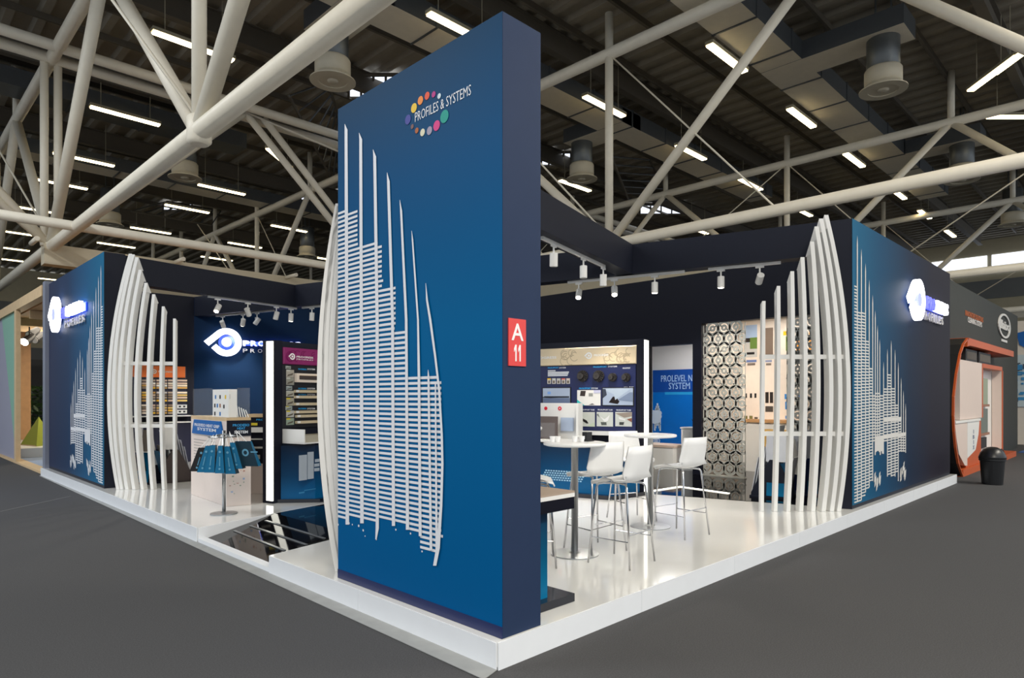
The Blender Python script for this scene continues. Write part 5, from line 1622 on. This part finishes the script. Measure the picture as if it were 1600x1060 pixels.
# greenery and a dark bay behind the pavilion
p = G(55, 664, .302)
pl_ = thing('potted_shrub', Vector((1.75, 26.2, 0)), 'dark leafy shrub in the bay behind the timber pavilion', 'plant')
q = W[pl_]
m = MB(); m.lathe(q, [(.25, 0), (.3, .5), (.27, .5), (.2, .4)], 14); m.build('planter', [black_matt], pl_)
m = MB(); rn = random.Random(2)
for k in range(420):
    c = q + Vector((rn.gauss(0, .45), rn.gauss(0, .45), .6 + rn.random() * 1.5)); u = Vector((rn.gauss(0, 1), rn.gauss(0, 1), rn.gauss(0, .6))).normalized() * .16; v = u.cross(Vector((rn.gauss(0, 1), rn.gauss(0, 1), 1))).normalized() * .05
    m.add([c - u, c + v, c + u, c - v], [(0, 1, 2, 3)])
tag(m.build('foliage', [leaf_m], pl_), kind='stuff')
m = MB(); m.box(.8, 5.5, 28.6, 28.8, 0, 3.2)
tag(m.build('wall_far_stand', [black_matt]), kind='structure')

# ------------------------------------------------------------------ neighbour on the right: grey wall with orange arch
FQ = Frame((0, .60), (1, 0), (0, -1))         # grey wall
FA = Frame((0, .12), (1, 0), (0, -1))         # front of the arch and the counter
aw1, ztop = FQ.at(1590, 490)
ztop = FQ.at(1486, 438)[1]
m = MB(); m.fbox(FQ, 12.78, aw1, .0, ztop, -.3, 0)
ng = m.build('wall_neighbour', [grey_wall], None, FQ.P(12.78, 0)); tag(ng, kind='structure')
m = MB(); t0, tz = FQ.at(1508, 484.5); t1 = FQ.at(1536, 498)[0]; add_text(m, FQ, 'INNOVATIVE SOLUTIONS', t0, t1, tz - .14, tz, .003, .004, .03); m.build('lettering', [pal((170, 92, 48))], ng)
m = MB(); t0, tz = FQ.at(1512, 495); t1 = FQ.at(1534, 505)[0]; add_text(m, FQ, 'CLEANING SYSTEMS', t0, t1, tz - .14, tz, .003, .004, .02); m.build('lettering', [letters_grey], ng)
a, z = FQ.at(1568, 510); rx = FQ.at(1577, 510)[0] - a; rz = abs(FQ.at(1568, 491)[1] - z)
lo_ = thing('round_logo', FQ.P(a, z), 'white oval logo with lettering on the grey neighbouring wall', 'sign')
m = MB(); m.annulus(FQ.P(a, z, .01), FQ.d * rx, (0, 0, rz), 1, .84, FQ.n * .03, 26); m.build('ring', [white_paint], lo_)
m = MB(); add_text(m, FQ, 'Ibix', a - rx * .74, a + rx * .74, z - rz * .32, z + rz * .42, .01, .03, .03); m.build('lettering', [white_paint], lo_)
m = MB(); m.fbox(FQ, a - rx * .45, a + rx * .45, z - rz * 1.32, z - rz * 1.12, .01, .03); m.build('foot_bar', [white_paint], lo_)
# arch: thin curved orange edge that turns into a canopy
pts = [(1505, 745), (1498, 725), (1494, 700), (1491.5, 675), (1490.5, 650), (1491, 620), (1495, 585), (1501, 553), (1506, 538), (1513, 528)]
edge = [FA.at(px, py) for px, py in pts]
can = [FA.at(1513, 528), FA.at(1584, 549)]
ar = thing('orange_arch', FA.P(edge[0][0], 0), 'orange curved arch framing the neighbouring counter at far right', 'arch')
m = MB()
for (s0, z0), (s1, z1) in zip(edge[:-1], edge[1:]):
    m.prism([FA.P(s0, z0), FA.P(s1, z1), FA.P(s1 + .07, z1 - .02), FA.P(s0 + .07, z0)], FA.n * -.04)
m.build('curved_edge', [orange_dark], ar)
m = MB()
for (s0, z0), (s1, z1) in zip(edge[:-1], edge[1:]):
    m.prism([FA.P(s0, z0, -.041), FA.P(s1, z1, -.041), FA.P(s1 + .16, z1 - .02, -.041), FA.P(s0 + .16, z0, -.041)], FA.n * -.42)
m.build('curved_side', [black_matt], ar)
m = MB(); zc = can[0][1]
m.prism([FA.P(can[0][0] - .02, zc), FA.P(can[1][0], zc + .0), FA.P(can[1][0], zc - .16), FA.P(can[0][0] + .2, zc - .16), FA.P(can[0][0] - .1, zc - .2)], FA.n * -.46)
m.build('canopy', [orange_dark], ar)
m = MB(); g0 = edge[0][0]; g1 = FA.at(1588, 708)[0]
m.fbox(FA, g0, g1, 0, .15, -.46, 0); m.build('base_step', [orange_dark], ar)
# counter with rounded foot
cw = thing('reception_counter', FA.P(14, .15), 'off-white reception counter with a rounded foot inside the orange arch', 'counter')
cz = FA.at(1514, 660)[1]; c0 = FA.at(1492, 660)[0] + .16; cm = FA.at(1514, 660)[0]; c1 = FA.at(1533, 658)[0]
m = MB(); m.prism([FA.P(c0, cz, -.03), FA.P(cm, cz, -.03), FA.P(cm, .2, -.03), FA.P(cm - .25, .22, -.03), FA.P(c0 + .38, .5, -.03), FA.P(c0 + .14, .85, -.03)], FA.n * -.34); m.build('side_panel', [peach_white], cw)
m = MB(); m.prism([FA.P(cm + .01, cz, -.03), FA.P(c1, cz, -.03), FA.P(c1 - .12, .85, -.03), FA.P(c1 - .45, .5, -.03), FA.P(cm + .01, .36, -.03)], FA.n * -.34); pn_ = m.build('front_panel', [white_paint], cw)
m = MB(); m.prism([FA.P(cm + .01, .155, -.06), FA.P(c1 + .35, .155, -.06), FA.P(c1 + .35, cz, -.06), FA.P(c1 + .02, cz, -.06), FA.P(c1 - .1, .85, -.06), FA.P(c1 - .43, .48, -.06), FA.P(cm + .01, .34, -.06)], FA.n * -.3); m.build('orange_panel', [orange_dark], cw)
m = MB(); m.fbox(FA, c0 - .02, c1 + .02, cz + .001, cz + .05, -.38, -.01); m.build('worktop', [white_paint], cw)
for k, ch in enumerate('IBIX'):
    m = MB(); q0 = (cm + c1) / 2 - .1; add_text(m, FA, ch, q0 + (.06 if ch == 'I' else 0), q0 + (.10 if ch == 'I' else .17), cz - .28 - k * .12, cz - .19 - k * .12, -.029, .003, .01); m.build('letter', [pal((90, 100, 130))], pn_)
# tall cabinet with orange frame
k0 = FA.at(1505, 600)[0]; k1 = FA.at(1539, 600)[0]; k2 = FA.at(1571, 600)[0]; kt = FA.at(1539, 568)[1]
k0 = max(k0, c0 + .1)
tc_ = thing('vending_cabinet', FA.P(k1, .16, -.4), 'tall off-white cabinet with orange frame and glass shelves at far right', 'cabinet')
m = MB(); m.fbox(FA, k0, k1, cz + .06, kt, -.45, -.06); m.build('side_panel', [peach_white], tc_)
k1b = c1 + .38
m = MB(); m.fbox(FA, max(k1, k1b), k2, .16, kt, -.45, -.30); m.build('back_panel', [white_paint], tc_)
m = MB(); m.fbox(FA, k1 + .01, k1 + .09, cz + .06, kt, -.07, -.05); m.fbox(FA, k2 - .08, k2, .16, kt - .1, -.07, -.05); m.fbox(FA, k1 + .10, k2 - .12, kt - .1, kt, -.29, -.05); m.build('orange_frame', [orange_dark], tc_)
m = MB(); m.fbox(FA, k1 + .01, k1 + .09, cz + .06, kt, -.29, -.071); m.build('inner_side', [peach_white], tc_)
m = MB(); m.fbox(FA, k2 - .08, k2, .16, kt - .1, -.29, -.071); m.build('inner_side', [peach_white], tc_)
for y0, y1, c in ((590, 632, (150, 160, 140)), (640, 676, (110, 118, 112))):
    b0, t1_ = FA.at(1544, y0); b1, t0_ = FA.at(1561, y1); b0 = max(b0, k1b + .05); m = MB(); m.fbox(FA, b0, b1, t0_, t1_, -.29, -.24); o = m.build('display_pane', [pal(c)], tc_)
    m = MB(); m.fbox(FA, b0, b1, t0_ - .06, t0_ - .001, -.29, -.2); m.build('pane_frame', [pal((150, 110, 90))], o)
m = MB(); b0, t1_ = FA.at(1543, 688); b1, t0_ = FA.at(1560, 700); m.fbox(FA, max(b0, k1b + .05), b1, t0_, t1_, -.29, -.25); m.build('flap', [black_matt], tc_)
for (x0, x1, lab) in ((1519, 1536, 'left black box on top of the tall cabinet under the arch'), (1539, 1557, 'right black box on top of the tall cabinet under the arch')):
    b0 = FA.at(x0, 560)[0]; b1 = FA.at(x1, 560)[0]
    m = MB(); m.fbox(FA, b0, b1, kt + .001, zc - .21, -.42, -.12)
    o = m.build('loudspeaker', [black_matt], None, FA.P(b0, kt, -.3)); tag(o, lab, 'speaker', 'black boxes under the orange canopy')
    m = MB(); m.fbox(FA, b0 + .08, b1 - .08, kt + .06, zc - .26, -.12, -.115); m.build('grille', [black_gloss], o)

# bin
bp2 = G(1550.5, 757, 0)
bn = thing('waste_bin', bp2, 'black plastic waste bin with a domed lid on the carpet at right', 'bin')
m = MB(); m.lathe(bp2, [(.165, 0), (.175, .01), (.205, .46), (.225, .47), (.225, .51)], 32); m.build('body', [black_bin], bn, smooth=False)
m = MB(); m.lathe(bp2, [(.225, .512), (.232, .52), (.225, .55), (.20, .62), (.15, .69), (.08, .73), (.01, .74)], 32); ld = m.build('lid', [black_bin], bn, smooth=True)
m = MB(); q = bp2 + Vector((-.10, -.13, .60)); m.obox(q, (.16, -.05, .03), (.03, .05, .07), (0, -.008, .008)); m.build('flap', [black_gloss], ld)

# stand farther right
FS = Frame((27, 0), (0, -1), (-1, 0))
a0, z1 = FS.at(1576, 503); a1, z0 = FS.at(1640, 690)
m = MB(); m.fbox(FS, a0 - .8, a1 + 2, .0, z1, -.2, 0)
ws = tag(m.build('wall_far_right', [pal((200, 192, 182))], None, FS.P(a0, 0)), kind='structure')
b0, t1_ = FS.at(1588, 521); b1, t0_ = FS.at(1610, 543); m = MB(); m.prism([FS.P(b0, t1_, .01), FS.P(b1, t1_ + .1, .01), FS.P(b1, t0_ - .1, .01), FS.P(b0 + .1, t0_ + .1, .01)], FS.n * .03)
o = m.build('pennant_sign', [pal((26, 88, 160))], None, FS.P(b0, t0_)); tag(o, 'blue sign with a white letter on the pale far stand', 'sign')
m = MB(); add_text(m, FS, 'F', b0 + .25, b0 + .6, t0_ + .1, t1_ - .1, .042, .004, .03); m.build('lettering', [white_print], o)
b0, t1_ = FS.at(1563, 556); b1, t0_ = FS.at(1620, 636); m = MB(); m.fbox(FS, b0, b1, t0_, t1_, .01, .05)
o = m.build('drawing_board', [pal((176, 190, 196))], None, FS.P(b0, t0_)); tag(o, 'pale blue technical drawing board on the far stand at right', 'board')
m = MB(); rn = random.Random(8)
for k in range(40):
    u = b0 + rn.random() * (b1 - b0 - .3); v = t0_ + rn.random() * (t1_ - t0_ - .3); m.fbox(FS, u, u + rn.uniform(.05, .25), v, v + rn.uniform(.04, .2), .051, .054 + .0005 * k, rn.randrange(2))
m.build('drawing_print', [pal((70, 84, 100)), pal((60, 130, 180))], o)
mc = G(1588, 690, 0)
mt = thing('machine', mc, 'beige machine with control box on a dark plinth at the far right', 'machine')
F4 = Frame((mc.x, mc.y), (R2, -R2), (-R2, -R2)); dep4 = (mc - CAM).dot(Vector((R2, R2, 0))); s4 = dep4 / FPX
m = MB(); m.fbox(F4, -.1, 1.2, 0, .9, -.6, 0); m.build('plinth', [pal((74, 62, 60))], mt)
m = MB(); m.fbox(F4, .0, .7, .9, 1.5, -.4, -.1); m.build('base', [pal((120, 120, 116))], mt)
m = MB(); m.tube(F4.P(.3, 1.45, -.25), F4.P(.3, 1.72, -.25), .12, 12); m.build('column', [steel], mt)
m = MB(); m.fbox(F4, -.3, 1.2, 1.55, 2.2, -.35, .0); cb = m.build('control_box', [pal((186, 178, 160))], mt)
for k in range(6):
    m = MB(); m.disc(F4.P(-.1 + .2 * (k % 3), 1.75 + .2 * (k // 3), .0), F4.d, (0, 0, 1), .05, F4.n * .03, 10); m.build('button', [pal((190, 50, 40)) if k % 2 else black_matt], cb)
m = MB(); p = G(1580, 698, .01); m.box(22.6, 26.9, -1.2, .28, 0, .012)
o = m.build('blue_carpet', [pal((40, 84, 150))], None, (20, 0, 0)); tag(o, 'strip of blue carpet of the far stand behind the bin', 'carpet')
